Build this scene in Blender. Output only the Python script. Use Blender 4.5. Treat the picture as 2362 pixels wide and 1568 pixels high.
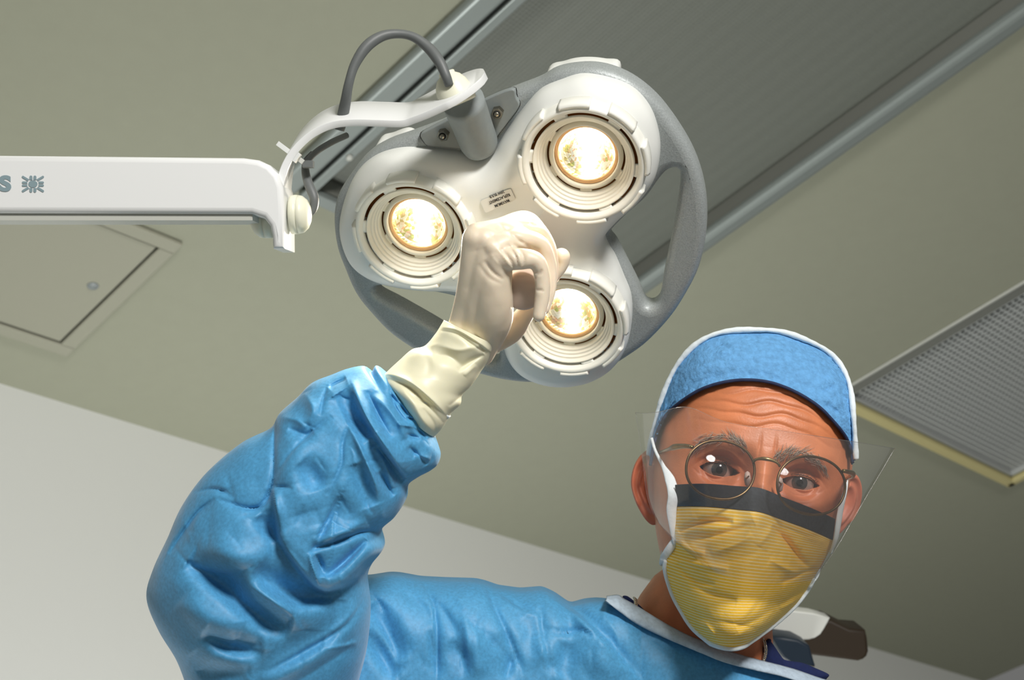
import bpy, bmesh, math, random
import numpy as np
from mathutils import Vector, Matrix
random.seed(4); np.random.seed(4)
for o in list(bpy.data.objects): bpy.data.objects.remove(o)
SC = bpy.context.scene; COL = SC.collection
PI = math.pi

# ------------------------------------------------------------------ camera
F = 3318.0; CX = 1181.0; CY = 784.0
def nrm(v): v = np.asarray(v, float); return v/np.linalg.norm(v)
d2 = nrm([3819, -1616, -3318]); d1 = nrm([-4181, -3066, -3318])   # room axes seen from the camera (x right, y up, z back)
upc = nrm(np.cross(d2, d1)); d1 = np.cross(upc, d2)
RM = np.array([d2, d1, upc])            # camera coords -> world (room) coords
CAMZ = 1.02
def W(p): return np.asarray(p, float) @ RM.T + np.array([0, 0, CAMZ])
def V(px, py, D): return np.array([(px-CX)*D/F, (CY-py)*D/F, -D])
cd = bpy.data.cameras.new('camera'); cam = bpy.data.objects.new('camera', cd); COL.objects.link(cam)
M4 = Matrix(np.array([[*RM[i], (0, 0, CAMZ)[i]] for i in range(3)] + [[0, 0, 0, 1]]).tolist())
cam.matrix_world = M4
cd.sensor_width = 36; cd.lens = F*36/2362; cd.clip_start = .02
cd.dof.use_dof = True; cd.dof.focus_distance = 1.03; cd.dof.aperture_fstop = 14
SC.camera = cam
SC.view_settings.view_transform = 'Standard'; SC.view_settings.look = 'None'
SC.view_settings.gamma = 1; SC.view_settings.exposure = 0; SC.view_settings.use_curve_mapping = False
wd = bpy.data.worlds.new('world'); SC.world = wd; wd.use_nodes = True
wd.node_tree.nodes['Background'].inputs[0].default_value = (1.0, 1.0, .97, 1)
wd.node_tree.nodes['Background'].inputs[1].default_value = .15
def area(name, pc, target, size, power, col=(1, 1, 1), spread=PI):
    l = bpy.data.lights.new(name, 'AREA'); l.shape = 'DISK'; l.size = size; l.energy = power; l.color = col; l.spread = spread
    o = bpy.data.objects.new(name, l); COL.objects.link(o)
    a = Vector(W(pc)); o.location = a
    o.rotation_euler = (Vector(W(target))-a).to_track_quat('-Z', 'Y').to_euler(); return o
area('key_light', (.75, 1.55, .68), (.0, -.05, -1.1), .48, 66, (1, .97, .93))
def wlight(name, a, b, size, power, col=(1, 1, 1), spread=PI):
    l = bpy.data.lights.new(name, 'AREA'); l.shape = 'DISK'; l.size = size; l.energy = power; l.color = col; l.spread = spread
    o = bpy.data.objects.new(name, l); COL.objects.link(o); o.location = a; o.rotation_euler = (Vector(b)-Vector(a)).to_track_quat('-Z', 'Y').to_euler()
wlight('added_wall_fill', (1.35, 1.85, .3), (1.6, 2.1, 2.7), .5, 20, (1, 1, .98), math.radians(140))  # unseen fill added low by the wall to brighten wall and ceiling

# ------------------------------------------------------------------ materials
def mat(name, col, rough=.5, metal=0, noise=0, nscale=50, bump=0, bscale=100, sss=0, sssr=(1, .3, .15), spec=.5, coat=0, sheen=0, detail=4, bdist=.001):
    m = bpy.data.materials.new(name); m.use_nodes = True; nt = m.node_tree; b = nt.nodes['Principled BSDF']
    c = tuple((x/255/12.92 if x/255 <= .04045 else ((x/255+.055)/1.055)**2.4) for x in col)
    b.inputs['Base Color'].default_value = (*c, 1); b.inputs['Roughness'].default_value = rough
    b.inputs['Metallic'].default_value = metal; b.inputs['Specular IOR Level'].default_value = spec
    if coat: b.inputs['Coat Weight'].default_value = coat; b.inputs['Coat Roughness'].default_value = .12
    if sheen: b.inputs['Sheen Weight'].default_value = sheen; b.inputs['Sheen Roughness'].default_value = .4
    if sss:
        b.inputs['Subsurface Weight'].default_value = sss; b.inputs['Subsurface Scale'].default_value = .006
        b.inputs['Subsurface Radius'].default_value = sssr
    tc = nt.nodes.new('ShaderNodeTexCoord')
    if noise:
        n = nt.nodes.new('ShaderNodeTexNoise'); n.inputs['Scale'].default_value = nscale; n.inputs['Detail'].default_value = detail
        nt.links.new(tc.outputs['Object'], n.inputs['Vector'])
        r = nt.nodes.new('ShaderNodeMapRange'); r.inputs['From Min'].default_value = .3; r.inputs['From Max'].default_value = .7
        r.inputs['To Min'].default_value = 1-noise; r.inputs['To Max'].default_value = 1+noise
        nt.links.new(n.outputs['Fac'], r.inputs['Value'])
        mx = nt.nodes.new('ShaderNodeVectorMath'); mx.operation = 'SCALE'; mx.inputs[0].default_value = c
        nt.links.new(r.outputs[0], mx.inputs['Scale']); nt.links.new(mx.outputs[0], b.inputs['Base Color'])
    if bump:
        n2 = nt.nodes.new('ShaderNodeTexNoise'); n2.inputs['Scale'].default_value = bscale; n2.inputs['Detail'].default_value = 5
        nt.links.new(tc.outputs['Object'], n2.inputs['Vector'])
        bp = nt.nodes.new('ShaderNodeBump'); bp.inputs['Strength'].default_value = bump; bp.inputs['Distance'].default_value = bdist
        nt.links.new(n2.outputs['Fac'], bp.inputs['Height']); nt.links.new(bp.outputs[0], b.inputs['Normal'])
    return m
M = dict(
 ceil=mat('painted_ceiling', (152, 154, 136), .9, noise=.012, nscale=30, bump=.05, bscale=150),
 wall=mat('painted_wall', (230, 232, 229), .9, bump=.1, bscale=120),
 floor=mat('floor_vinyl', (150, 150, 145), .6, noise=.05, nscale=20),
 panel=mat('fixture_enamel', (120, 122, 115), .55),
 trimw=mat('trim_paint', (190, 192, 184), .4),
 trimg=mat('aluminium_trim', (140, 148, 145), .42, metal=.35),
 hatch=mat('hatch_paint', (154, 154, 138), .85),
 cream=mat('cream_frame', (205, 195, 140), .5),
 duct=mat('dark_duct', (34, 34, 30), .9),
 crate=mat('grille_plastic', (190, 194, 192), .45),
 white=mat('white_enamel', (232, 234, 234), .28, coat=.3, bump=.03, bscale=60),
 housing=mat('white_housing', (232, 234, 230), .33, coat=.2, bump=.04, bscale=250),
 bez=mat('bezel_plastic', (238, 238, 230), .4),
 cream2=mat('warm_bezel', (240, 236, 222), .5),
 grey=mat('hammered_grey', (160, 166, 166), .45, metal=.15, noise=.14, nscale=900, bump=.35, bscale=900, bdist=.0006),
 mount=mat('satin_grey', (134, 141, 141), .5, noise=.04, nscale=200),
 groove=mat('dark_groove', (22, 22, 20), .8),
 cable=mat('grey_rubber', (98, 102, 102), .5, bump=.1, bscale=150),
 ball=mat('ivory_plastic', (232, 232, 212), .35, sss=.2, sssr=(.5, .5, .4)),
 tie=mat('nylon_tie', (225, 228, 226), .4, sss=.3, sssr=(.5, .5, .5)),
 steel=mat('steel_nut', (150, 145, 132), .3, metal=1),
 logo=mat('logo_ink', (132, 153, 160), .5),
 paper=mat('sticker_paper', (235, 233, 224), .6),
 ink=mat('sticker_ink', (60, 60, 60), .6),
 cavity=mat('lamp_cavity', (180, 120, 55), .6),
 orange=mat('bulb_rim', (246, 196, 140), .35),
 knob=mat('handle_rubber', (205, 185, 172), .5, sss=.2, sssr=(.5, .3, .2)),
 glove=mat('latex_glove', (230, 216, 194), .42, sss=.35, sssr=(.8, .5, .3), bump=.12, bscale=90, bdist=.002),
 cuff=mat('latex_cuff', (229, 226, 198), .42, sss=.35, sssr=(.7, .6, .4), bump=.12, bscale=70, bdist=.002),
 gown=mat('gown_nonwoven', (76, 152, 200), .55, noise=.13, nscale=420, bump=.5, bscale=45, bdist=.0016, sheen=.15, detail=6),
 bind=mat('gown_binding', (178, 196, 212), .8, noise=.12, nscale=300, bump=.5, bscale=260),
 cap=mat('cap_cloth', (98, 158, 210), .85, noise=.16, nscale=260, bump=.9, bscale=240, bdist=.0016, detail=6),
 piping=mat('white_cotton', (225, 234, 238), .8, bump=.5, bscale=300),
 hem=mat('navy_hem', (28, 40, 74), .8),
 skin=mat('skin', (206, 126, 84), .46, noise=.12, nscale=55, bump=.35, bscale=700, sss=.12, bdist=.0005, detail=8),
 ear=mat('ear_skin', (200, 118, 90), .5, sss=.35, noise=.08, nscale=60),
 lidd=mat('lashes', (40, 28, 22), .8),
 scl=mat('eye_white', (158, 138, 126), .12, coat=.5),
 iris=mat('eye_iris', (58, 58, 56), .15, coat=1, noise=.25, nscale=1500),
 pupil=mat('eye_pupil', (8, 8, 8), .1, coat=1),
 brow=mat('brow_hair', (118, 96, 80), .6),
 browg=mat('grey_hair', (190, 175, 158), .6),
 brass=mat('antique_brass', (150, 128, 88), .32, metal=.95, noise=.35, nscale=90),
 bronze=mat('dark_bronze', (104, 82, 56), .33, metal=.9, noise=.3, nscale=90),
 black=mat('charcoal_cloth', (42, 46, 52), .85, noise=.25, nscale=500, bump=.3, bscale=500),
 navy=mat('navy_scrubs', (14, 30, 78), .85, noise=.12, nscale=300),
 chain=mat('silver_chain', (205, 195, 180), .22, metal=1),
 wpanel=mat('white_laminate', (218, 220, 214), .5),
 brown=mat('brown_housing', (40, 27, 8), .6),
 dblue=mat('dark_blue_vinyl', (18, 36, 52), .5),
)
def transp(name, col, lo, hi, rough=.03, haze=0):
    m = bpy.data.materials.new(name); m.use_nodes = True; nt = m.node_tree; nt.nodes.clear()
    o = nt.nodes.new('ShaderNodeOutputMaterial'); t = nt.nodes.new('ShaderNodeBsdfTransparent'); t.inputs[0].default_value = (*col, 1)
    g = nt.nodes.new('ShaderNodeBsdfGlossy'); g.inputs['Roughness'].default_value = rough
    lw = nt.nodes.new('ShaderNodeLayerWeight'); lw.inputs[0].default_value = .35
    r = nt.nodes.new('ShaderNodeMapRange'); r.inputs['To Min'].default_value = lo; r.inputs['To Max'].default_value = hi
    mx = nt.nodes.new('ShaderNodeMixShader'); nt.links.new(lw.outputs['Fresnel'], r.inputs[0]); nt.links.new(r.outputs[0], mx.inputs[0])
    nt.links.new(t.outputs[0], mx.inputs[1]); nt.links.new(g.outputs[0], mx.inputs[2])
    last = mx
    if haze:
        d = nt.nodes.new('ShaderNodeBsdfDiffuse'); d.inputs[0].default_value = (.85, .85, .85, 1)
        m2 = nt.nodes.new('ShaderNodeMixShader'); m2.inputs[0].default_value = haze
        nt.links.new(mx.outputs[0], m2.inputs[1]); nt.links.new(d.outputs[0], m2.inputs[2]); last = m2
    nt.links.new(last.outputs[0], o.inputs[0]); return m
M['lens'] = transp('spectacle_lens', (.74, .69, .71), .0, .22)
M['visor'] = transp('clear_visor', (.99, .99, .99), .005, .7, .10, .05)
M['bulbglass'] = transp('bulb_glass', (1, 1, 1), .0, .2)

# ------------------------------------------------------------------ mesh helpers
def empty(name, pc, label=None, cat=None, group=None, world=False):
    o = bpy.data.objects.new(name, None); COL.objects.link(o); o.location = Vector(pc if world else W(pc)); o.empty_display_size = .05
    if label: o['label'] = label; o['category'] = cat
    if group: o['group'] = group
    return o
def rootloc(p):
    l = Vector((0, 0, 0))
    while p is not None: l += p.location; p = p.parent
    return np.array(l)
def tag(o, label, cat, group=None):
    o['label'] = label; o['category'] = cat
    if group: o['group'] = group
    return o
def mesh(name, v, f, m, parent=None, smooth=True, world=False, mats=None, mi=None, sub=0, solid=0, off=0):
    v = np.asarray(v, float).reshape(-1, 3)
    if not world: v = W(v)
    base = rootloc(parent) if parent is not None else v.mean(0)
    me = bpy.data.meshes.new(name); me.from_pydata((v-base).tolist(), [], [tuple(int(i) for i in q) for q in f])
    for x in (mats or [m]): me.materials.append(x)
    if mi is not None: me.polygons.foreach_set('material_index', np.asarray(mi, dtype=np.int32))
    me.polygons.foreach_set('use_smooth', [smooth]*len(me.polygons)); me.update()
    bm = bmesh.new(); bm.from_mesh(me); bmesh.ops.recalc_face_normals(bm, faces=bm.faces); bm.to_mesh(me); bm.free()
    o = bpy.data.objects.new(name, me); COL.objects.link(o)
    if parent is not None: o.parent = parent
    else: o.location = Vector(base)
    if solid:
        s = o.modifiers.new('s', 'SOLIDIFY'); s.thickness = solid; s.offset = off
    if sub: s = o.modifiers.new('u', 'SUBSURF'); s.levels = sub; s.render_levels = sub
    return o
def gridf(n, k, wu=False, wv=False, base=0):
    f = []
    for i in range(n if wu else n-1):
        for j in range(k if wv else k-1):
            a = i*k+j; b = i*k+(j+1) % k; c = ((i+1) % n)*k+(j+1) % k; d = ((i+1) % n)*k+j
            f.append((base+a, base+b, base+c, base+d))
    return f
class MB:
    def __init__(s): s.v = []; s.f = []; s.n = 0
    def add(s, v, f):
        v = np.asarray(v, float).reshape(-1, 3); s.v.append(v); s.f += [tuple(i+s.n for i in q) for q in f]; s.n += len(v)
    def tube(s, P, R, k=12, flat=None, cap=True):
        P = np.asarray(P, float); n = len(P); R = np.broadcast_to(R, n)
        T = np.gradient(P, axis=0); T /= np.linalg.norm(T, axis=1)[:, None]
        a = np.array([0, 0, 1.]) if flat is None else np.asarray(flat, float)
        if abs(T[0] @ a) > .95*np.linalg.norm(a): a = np.array([0, 1., 0.])
        V_ = []
        for i in range(n):
            u = a-T[i]*(a @ T[i]); u /= np.linalg.norm(u); w = np.cross(T[i], u); a = u
            for j in range(k):
                t = 2*PI*j/k; V_.append(P[i]+R[i]*(math.cos(t)*u+math.sin(t)*w))
        f = gridf(n, k, False, True)
        if cap: f += [tuple(range(k)), tuple(range((n-1)*k, n*k))]
        s.add(V_, f)
    def box(s, c, ax, ay, az):
        c, ax, ay, az = (np.asarray(x, float) for x in (c, ax, ay, az))
        s.add([c+i*ax+j*ay+k*az for i in (-1, 1) for j in (-1, 1) for k in (-1, 1)],
              [(0, 1, 3, 2), (4, 6, 7, 5), (0, 4, 5, 1), (2, 3, 7, 6), (0, 2, 6, 4), (1, 5, 7, 3)])
    def build(s, name, m, parent=None, **k): return mesh(name, np.concatenate(s.v), s.f, m, parent, **k)
def interp(pts, n, closed=False):
    """Catmull-Rom resample through pts, uniform by chord length"""
    P = np.asarray(pts, float)
    if closed: P = np.concatenate([P[-1:], P, P[:2]])
    else: P = np.concatenate([2*P[:1]-P[1:2], P, 2*P[-1:]-P[-2:-1]])
    out = []
    for i in range(1, len(P)-2):
        t = np.linspace(0, 1, 24, endpoint=False)[:, None]
        a, b, c, d = P[i-1], P[i], P[i+1], P[i+2]
        out.append(.5*((2*b)+(-a+c)*t+(2*a-5*b+4*c-d)*t**2+(-a+3*b-3*c+d)*t**3))
    out.append(P[-2][None]); Q = np.concatenate(out)
    L = np.concatenate([[0], np.cumsum(np.linalg.norm(np.diff(Q, axis=0), axis=1))])
    s = np.linspace(0, L[-1], n+1)[:-1] if closed else np.linspace(0, L[-1], n)
    return np.stack([np.interp(s, L, Q[:, k]) for k in range(Q.shape[1])], 1)
def VV(a): return np.array([V(*p) for p in a])
def bake(o, decim=0):
    dg = bpy.context.evaluated_depsgraph_get(); dg.update(); me = bpy.data.meshes.new_from_object(o.evaluated_get(dg))
    v = np.empty(len(me.vertices)*3); me.vertices.foreach_get('co', v); f = [tuple(p.vertices) for p in me.polygons]
    bpy.data.objects.remove(o); return v.reshape(-1, 3), f
def plate2d(outer, holes, ext, bev, res=3):
    """filled outline with holes, extruded and bevelled; returns verts (u,v,h) and faces"""
    cu = bpy.data.curves.new('t', 'CURVE'); cu.dimensions = '2D'; cu.fill_mode = 'BOTH'; cu.extrude = ext; cu.bevel_depth = bev; cu.bevel_resolution = res; cu.offset = -bev
    S = 1.0
    for poly in [outer]+holes:
        sp = cu.splines.new('POLY'); sp.points.add(len(poly)-1); sp.use_cyclic_u = True
        for i, p in enumerate(poly): sp.points[i].co = (p[0]*S, p[1]*S, 0, 1)
    o = bpy.data.objects.new('t', cu); COL.objects.link(o); return bake(o)
def creases(q, lines):
    """sum of fold profiles; q Nx2 photo-plane positions; lines: (pts, amp, width, skew)"""
    out = np.zeros(len(q))
    for ln in lines:
        pts, amp, w = ln[:3]; skew = ln[3] if len(ln) > 3 else 1.0
        P = interp(pts, 30) if len(pts) > 2 else np.array([np.array(pts[0])+(np.array(pts[1])-np.array(pts[0]))*t for t in np.linspace(0, 1, 30)])
        mask = (q[:, 0] > P[:, 0].min()-4*w) & (q[:, 0] < P[:, 0].max()+4*w) & (q[:, 1] > P[:, 1].min()-4*w) & (q[:, 1] < P[:, 1].max()+4*w)
        if not mask.any(): continue
        qq = q[mask]; best = np.full(len(qq), 1e9); t = np.zeros(len(qq)); side = np.zeros(len(qq))
        for i in range(29):
            a = P[i]; s_ = P[i+1]-a; r = qq-a; u = np.clip((r @ s_)/(s_ @ s_), 0, 1); e = r-u[:, None]*s_; d = np.hypot(e[:, 0], e[:, 1]); c = d < best
            best = np.where(c, d, best); t = np.where(c, (i+u)/29., t); side = np.where(c, (s_[0]*r[:, 1]-s_[1]*r[:, 0])/np.hypot(*s_), side)
        sm = .5+.5*np.tanh(side/(.3*w)); ww = w*(skew*sm+(1-sm)/skew); b = .22*ww
        prof = np.exp(-(np.sqrt(best**2+b*b)-b)/(.62*ww)) if w < 21 else np.exp(-(best/ww)**2)
        out[mask] += amp*prof*np.sin(PI*np.clip(t, .0, 1))**.6
    return out
def steps(q, lines):
    """overhanging fold edges: the left-hand side stands proud, fading away from the edge"""
    out = np.zeros(len(q))
    for pts, amp, dec in lines:
        P = interp(pts, 40); best = np.full(len(q), 1e9); t = np.zeros(len(q)); side = np.zeros(len(q))
        for i in range(39):
            a = P[i]; s_ = P[i+1]-a; r = q-a; u = np.clip((r @ s_)/(s_ @ s_), 0, 1); e = r-u[:, None]*s_; d = np.hypot(e[:, 0], e[:, 1]); c = d < best
            best = np.where(c, d, best); t = np.where(c, (i+u)/39., t); side = np.where(c, (s_[0]*r[:, 1]-s_[1]*r[:, 0])/np.hypot(*s_), side)
        up = .5-.5*np.tanh(side/5.0)
        out += amp*(up*np.exp(-best/dec)-.45*(1-up)*np.exp(-best/(dec*.45)))*np.sin(PI*t)**.7
    return out
def pix(p): p = np.asarray(p); return np.stack([CX+F*p[:, 0]/-p[:, 2], CY-F*p[:, 1]/-p[:, 2]], 1)
def vnoise(p, scale, seed=0):
    """cheap smooth noise: sum of randomly oriented sines"""
    r = np.random.RandomState(seed); out = 0
    for i in range(7):
        d = r.normal(size=3); d /= np.linalg.norm(d); out = out+np.sin((p @ d)*scale*(1+.5*r.rand())+r.rand()*6.28+1.7*np.sin((p @ r.normal(size=3))*scale*.6))
    return out/7

exec_parts = True
# ================================================================== ROOM
HC = 1.70                                   # ceiling above the camera
ZC = CAMZ+HC
def onceil(px, py, dz=0.0):
    r = W(V(px, py, 1.))-np.array([0, 0, CAMZ]); t = (HC-dz)/r[2]; return np.array([r[0]*t, r[1]*t, ZC-dz])
YW = onceil(745, 1110)[1]
def wbox(name, a, b, m, parent=None, kind=None, bevel=0):
    a = np.array(a, float); b = np.array(b, float); mb = MB(); c = (a+b)/2; h = (b-a)/2
    mb.box(c, (h[0], 0, 0), (0, h[1], 0), (0, 0, h[2])); o = mb.build(name, m, parent, smooth=False, world=True)
    if kind: o['kind'] = kind
    if bevel: q = o.modifiers.new('b', 'BEVEL'); q.width = bevel; q.segments = 3
    return o
X0, X1, Y0 = -2.2, 4.9, -1.2
FX0, FX1, FY0, FY1 = 1.25, 1.965, -.6, 1.47      # recessed fixture opening
GX0, GX1, GY0, GY1 = 2.715, 3.515, .05, 1.365    # vent opening
# ceiling slab with the two openings, built of bands round them
mb = MB()
def cb(x0, x1, y0, y1):
    mb.box(((x0+x1)/2, (y0+y1)/2, ZC+.06), ((x1-x0)/2, 0, 0), (0, (y1-y0)/2, 0), (0, 0, .06))
cb(X0, FX0, Y0, YW+.1); cb(FX0, FX1, Y0, FY0); cb(FX0, FX1, FY1, YW+.1); cb(FX1, GX0, Y0, YW+.1)
cb(GX0, GX1, Y0, GY0); cb(GX0, GX1, GY1, YW+.1); cb(GX1, X1, Y0, YW+.1)
o = mb.build('ceiling', M['ceil'], smooth=False, world=True); o['kind'] = 'structure'
wbox('wall_back', (X0, YW, 0), (X1, YW+.1, ZC), M['wall'], kind='structure')
wbox('floor', (X0, Y0, -.06), (X1, YW+.1, 0), M['floor'], kind='structure')

# --- recessed light fixture
fx = empty('ceiling_light_fixture', (1.6, .5, ZC), 'large unlit recessed ceiling light with ribbed grey diffuser behind the examination lamp', 'ceiling light', world=True)
mb = MB()
nx, ny = 150, 2                                  # prismatic diffuser: fine ribs
v = []; 
for i in range(nx+1):
    x = FX0+(FX1-FX0)*i/nx; z = ZC+.035+(.0012 if i % 2 else 0)
    v += [(x, FY0, z), (x, FY1, z)]
mb.add(v, gridf(nx+1, 2))
df = mb.build('diffuser', None, fx, world=True, mats=[mat('prismatic_diffuser', (114, 118, 110), .5)])
nt = df.data.materials[0].node_tree; b = nt.nodes['Principled BSDF']
tc = nt.nodes.new('ShaderNodeTexCoord'); bps = []
wv = []
for ang in ('X', 'Y'):
    w_ = nt.nodes.new('ShaderNodeTexWave'); w_.bands_direction = ang; w_.inputs['Scale'].default_value = 42; nt.links.new(tc.outputs['Object'], w_.inputs['Vector']); wv.append(w_)
ad = nt.nodes.new('ShaderNodeMath'); ad.operation = 'ADD'; nt.links.new(wv[0].outputs['Fac'], ad.inputs[0]); nt.links.new(wv[1].outputs['Fac'], ad.inputs[1])
bp = nt.nodes.new('ShaderNodeBump'); bp.inputs['Strength'].default_value = .35; bp.inputs['Distance'].default_value = .004
nt.links.new(ad.outputs[0], bp.inputs['Height']); nt.links.new(bp.outputs[0], b.inputs['Normal']); bp.inputs['Strength'].default_value = .12
wbox('housing_side', (FX0, FY0, ZC+.0), (FX0+.004, FY1, ZC+.04), M['panel'], fx)
wbox('housing_side', (FX1-.004, FY0, ZC+.0), (FX1, FY1, ZC+.04), M['panel'], fx)
wbox('housing_side', (FX0, FY1-.004, ZC), (FX1, FY1, ZC+.04), M['panel'], fx)
wbox('outer_trim', (1.178, FY0-.06, ZC-.02), (1.222, FY1+.02, ZC-.0005), M['trimg'], fx, bevel=.008)
wbox('trim_groove', (1.222, FY0, ZC-.004), (1.232, FY1, ZC-.0005), M['groove'], fx)
wbox('inner_trim', (1.232, FY0, ZC-.014), (1.252, FY1+.01, ZC-.0005), M['trimg'], fx, bevel=.003)
wbox('outer_trim', (1.943, FY0-.06, ZC-.026), (1.985, FY1+.02, ZC-.0005), M['trimg'], fx, bevel=.013)
wbox('end_trim', (1.232, FY1-.004, ZC-.016), (1.95, FY1+.022, ZC-.0005), M['trimg'], fx, bevel=.004)
for i, y in enumerate((1.36, .3)):
    mb = MB(); c = np.array((1.242, y, ZC-.016)); mb.tube([c+(0, 0, .004), c-(0, 0, .003), c-(0, 0, .0045)], [.006, .006, .003], 12); mb.build('screw', M['trimw'], fx, world=True)

# --- access hatch
hx = empty('access_hatch', (.85, 1.92, ZC), 'square access hatch flush in the ceiling beneath the lamp arm, pale raised frame', 'hatch', world=True)
HX0, HX1, HY0, HY1 = .68, 1.142, 1.716, 2.125
t = .03
wbox('frame', (HX0, HY0, ZC-.010), (HX1, HY0+t, ZC-.0005), M['hatch'], hx, bevel=.003)
wbox('frame', (HX0, HY1-t, ZC-.010), (HX1, HY1, ZC-.0005), M['hatch'], hx, bevel=.003)
wbox('frame', (HX1-t, HY0+t, ZC-.0098), (HX1, HY1-t, ZC-.0005), M['hatch'], hx, bevel=.003)
wbox('frame', (HX0, HY0+t, ZC-.0098), (HX0+t, HY1-t, ZC-.0005), M['hatch'], hx, bevel=.003)
wbox('shadow_gap', (HX0+t, HY0+t, ZC-.0015), (HX1-t, HY1-t, ZC-.0006), M['groove'], hx)
wbox('door', (HX0+t+.004, HY0+t+.004, ZC-.006), (HX1-t-.004, HY1-t-.004, ZC-.0016), M['hatch'], hx, bevel=.0015)
c = onceil(214, 659, .006); mb = MB(); mb.tube([c, c-(0, 0, .002)], [.011, .010], 20); mb.box(c-(0, 0, .0022), (.007, 0, 0), (0, .0012, 0), (0, 0, .0005)); mb.build('latch', M['mount'], hx, world=True)

# --- vent grille
gx = empty('vent_grille', (3.1, .7, ZC), 'egg-crate vent grille with cream edge in the ceiling at right, behind the surgical cap', 'vent', world=True)
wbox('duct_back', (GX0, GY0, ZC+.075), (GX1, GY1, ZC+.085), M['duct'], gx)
for a, b_ in (((GX0, GY0), (GX0+.004, GY1)), ((GX1-.004, GY0), (GX1, GY1)), ((GX0, GY0), (GX1, GY0+.004)), ((GX0, GY1-.004), (GX1, GY1))):
    wbox('duct_side', (*a, ZC), (*b_, ZC+.08), M['crate'], gx)
mb = MB(); cs = .0155
for i in range(int((GX1-GX0)/cs)):
    x = GX0+(i+.5)*cs; mb.box((x, (GY0+GY1)/2, ZC+.014), (.0021, 0, 0), (0, (GY1-GY0)/2, 0), (0, 0, .0016))
for i in range(int((GY1-GY0)/cs)):
    y = GY0+(i+.5)*cs; mb.box(((GX0+GX1)/2, y, ZC+.0135), ((GX1-GX0)/2, 0, 0), (0, .0021, 0), (0, 0, .0016))
mb.build('egg_crate', M['crate'], gx, smooth=False, world=True)
wbox('frame', (GX0-.016, GY0-.02, ZC-.006), (GX0-.008, GY1+.024, ZC-.0005), M['trimw'], gx, bevel=.002)
wbox('flange', (GX0-.007, GY0, ZC-.003), (GX0+.028, GY1, ZC-.0004), M['panel'], gx)
wbox('frame', (GX0-.004, GY1, ZC-.016), (GX1+.026, GY1+.028, ZC-.0005), M['cream'], gx, bevel=.005)
wbox('frame', (GX1, GY0-.02, ZC-.016), (GX1+.026, GY1+.026, ZC-.0005), M['cream'], gx, bevel=.005)

# ================================================================== EXAMINATION LAMP
U = [V(1345, 380, 1.0), V(953, 541, 1.055), V(1306, 747, 1.073)]
O = sum(U)/3; n = nrm(np.cross(U[1]-U[0], U[2]-U[0])); n = n if n[2] > 0 else -n
e1 = nrm(np.cross([0, 1, 0], n)); e2 = np.cross(n, e1)
def LC(p): p = np.atleast_2d(p); return O+p[:, :1]*e1+p[:, 1:2]*e2+p[:, 2:3]*n
def LP(px, py, h=0):
    r = V(px, py, 1.); t = ((O+h*n) @ n)/(r @ n); q = r*t-O; return np.array([q @ e1, q @ e2])
def Lpoly(pts, h, k=160): return interp([LP(x, y, h) for x, y in pts], k, True)
lamp = empty('examination_lamp', V(-60, 430, 1.0), 'white three-bulb examination lamp, lit, on a jointed arm, its handle gripped by the surgeon', 'lamp')
HO = [(1347,175),(1296,187),(1245,210),(1205,253),(1166,306),(1140,345),(1108,364),(1076,357),(1041,351),(964,344),(913,347),(862,365),(821,401),(796,457),(785,518),(796,572),(821,612),(867,641),(928,657),(990,664),(1050,665),(1105,680),(1140,720),(1155,760),(1170,815),(1199,853),(1245,876),(1301,884),(1362,874),(1413,845),(1445,798),(1457,738),(1455,685),(1438,641),(1418,595),(1395,549),(1423,508),(1474,462),(1510,411),(1522,355),(1518,304),(1500,253),(1464,212),(1413,187)]
HB = -.028
out = Lpoly(HO, HB, 260)
ucs = np.array([[(u-O) @ e1, (u-O) @ e2] for u in U])
def skel(p):
    best = None
    for c in ucs:
        t = np.clip((p @ c)/(c @ c), 0, 1); q = c*t; d = np.linalg.norm(p-q)
        if best is None or d < best[0]: best = (d, q)
    return best
sk = [skel(p) for p in out]; sd = np.array([s[0] for s in sk]); sq = np.array([s[1] for s in sk])
for _ in range(14):                                  # soften the jumps of the nearest point
    sq = (np.roll(sq, 1, 0)+sq*2+np.roll(sq, -1, 0))/4
rows = []; hs = []
K = 30
for k in range(K):
    t = (k/(K-1))**1.5
    P = out*(1-t)+sq*t
    d = np.linalg.norm(P-out, axis=1); R_ = .024
    h = HB+.021*np.sqrt(np.clip(1-(1-np.minimum(d/R_, 1))**2, 0, 1))
    dc = np.linalg.norm(P, axis=1); h -= .004*np.exp(-(dc/.03)**2)
    rows.append(np.column_stack([P, h]))
for t in (.25, .5, .75, .99):
    P = sq*(1-t); rows.append(np.column_stack([P, h]))
back = [np.column_stack([out, np.full(len(out), HB-.006)]), np.column_stack([out*.97, np.full(len(out), HB-.02)]), np.column_stack([out*.8, np.full(len(out), HB-.034)])]
G = np.array(back[::-1]+rows); nn = len(out); f = gridf(len(G), nn, False, True)
Gf = G.reshape(-1, 3); cen = np.array([Gf[list(q), :2].mean(0) for q in f]); fr = np.array([q[0] >= 3*nn for q in f])
keep = ~(fr & (np.linalg.norm(cen[:, None]-ucs[None], axis=2).min(1) < .0385))
f2 = [q for q, kx in zip(f, keep) if kx]+[tuple(range(nn))]
mesh('housing', LC(Gf), f2, M['housing'], lamp)

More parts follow.
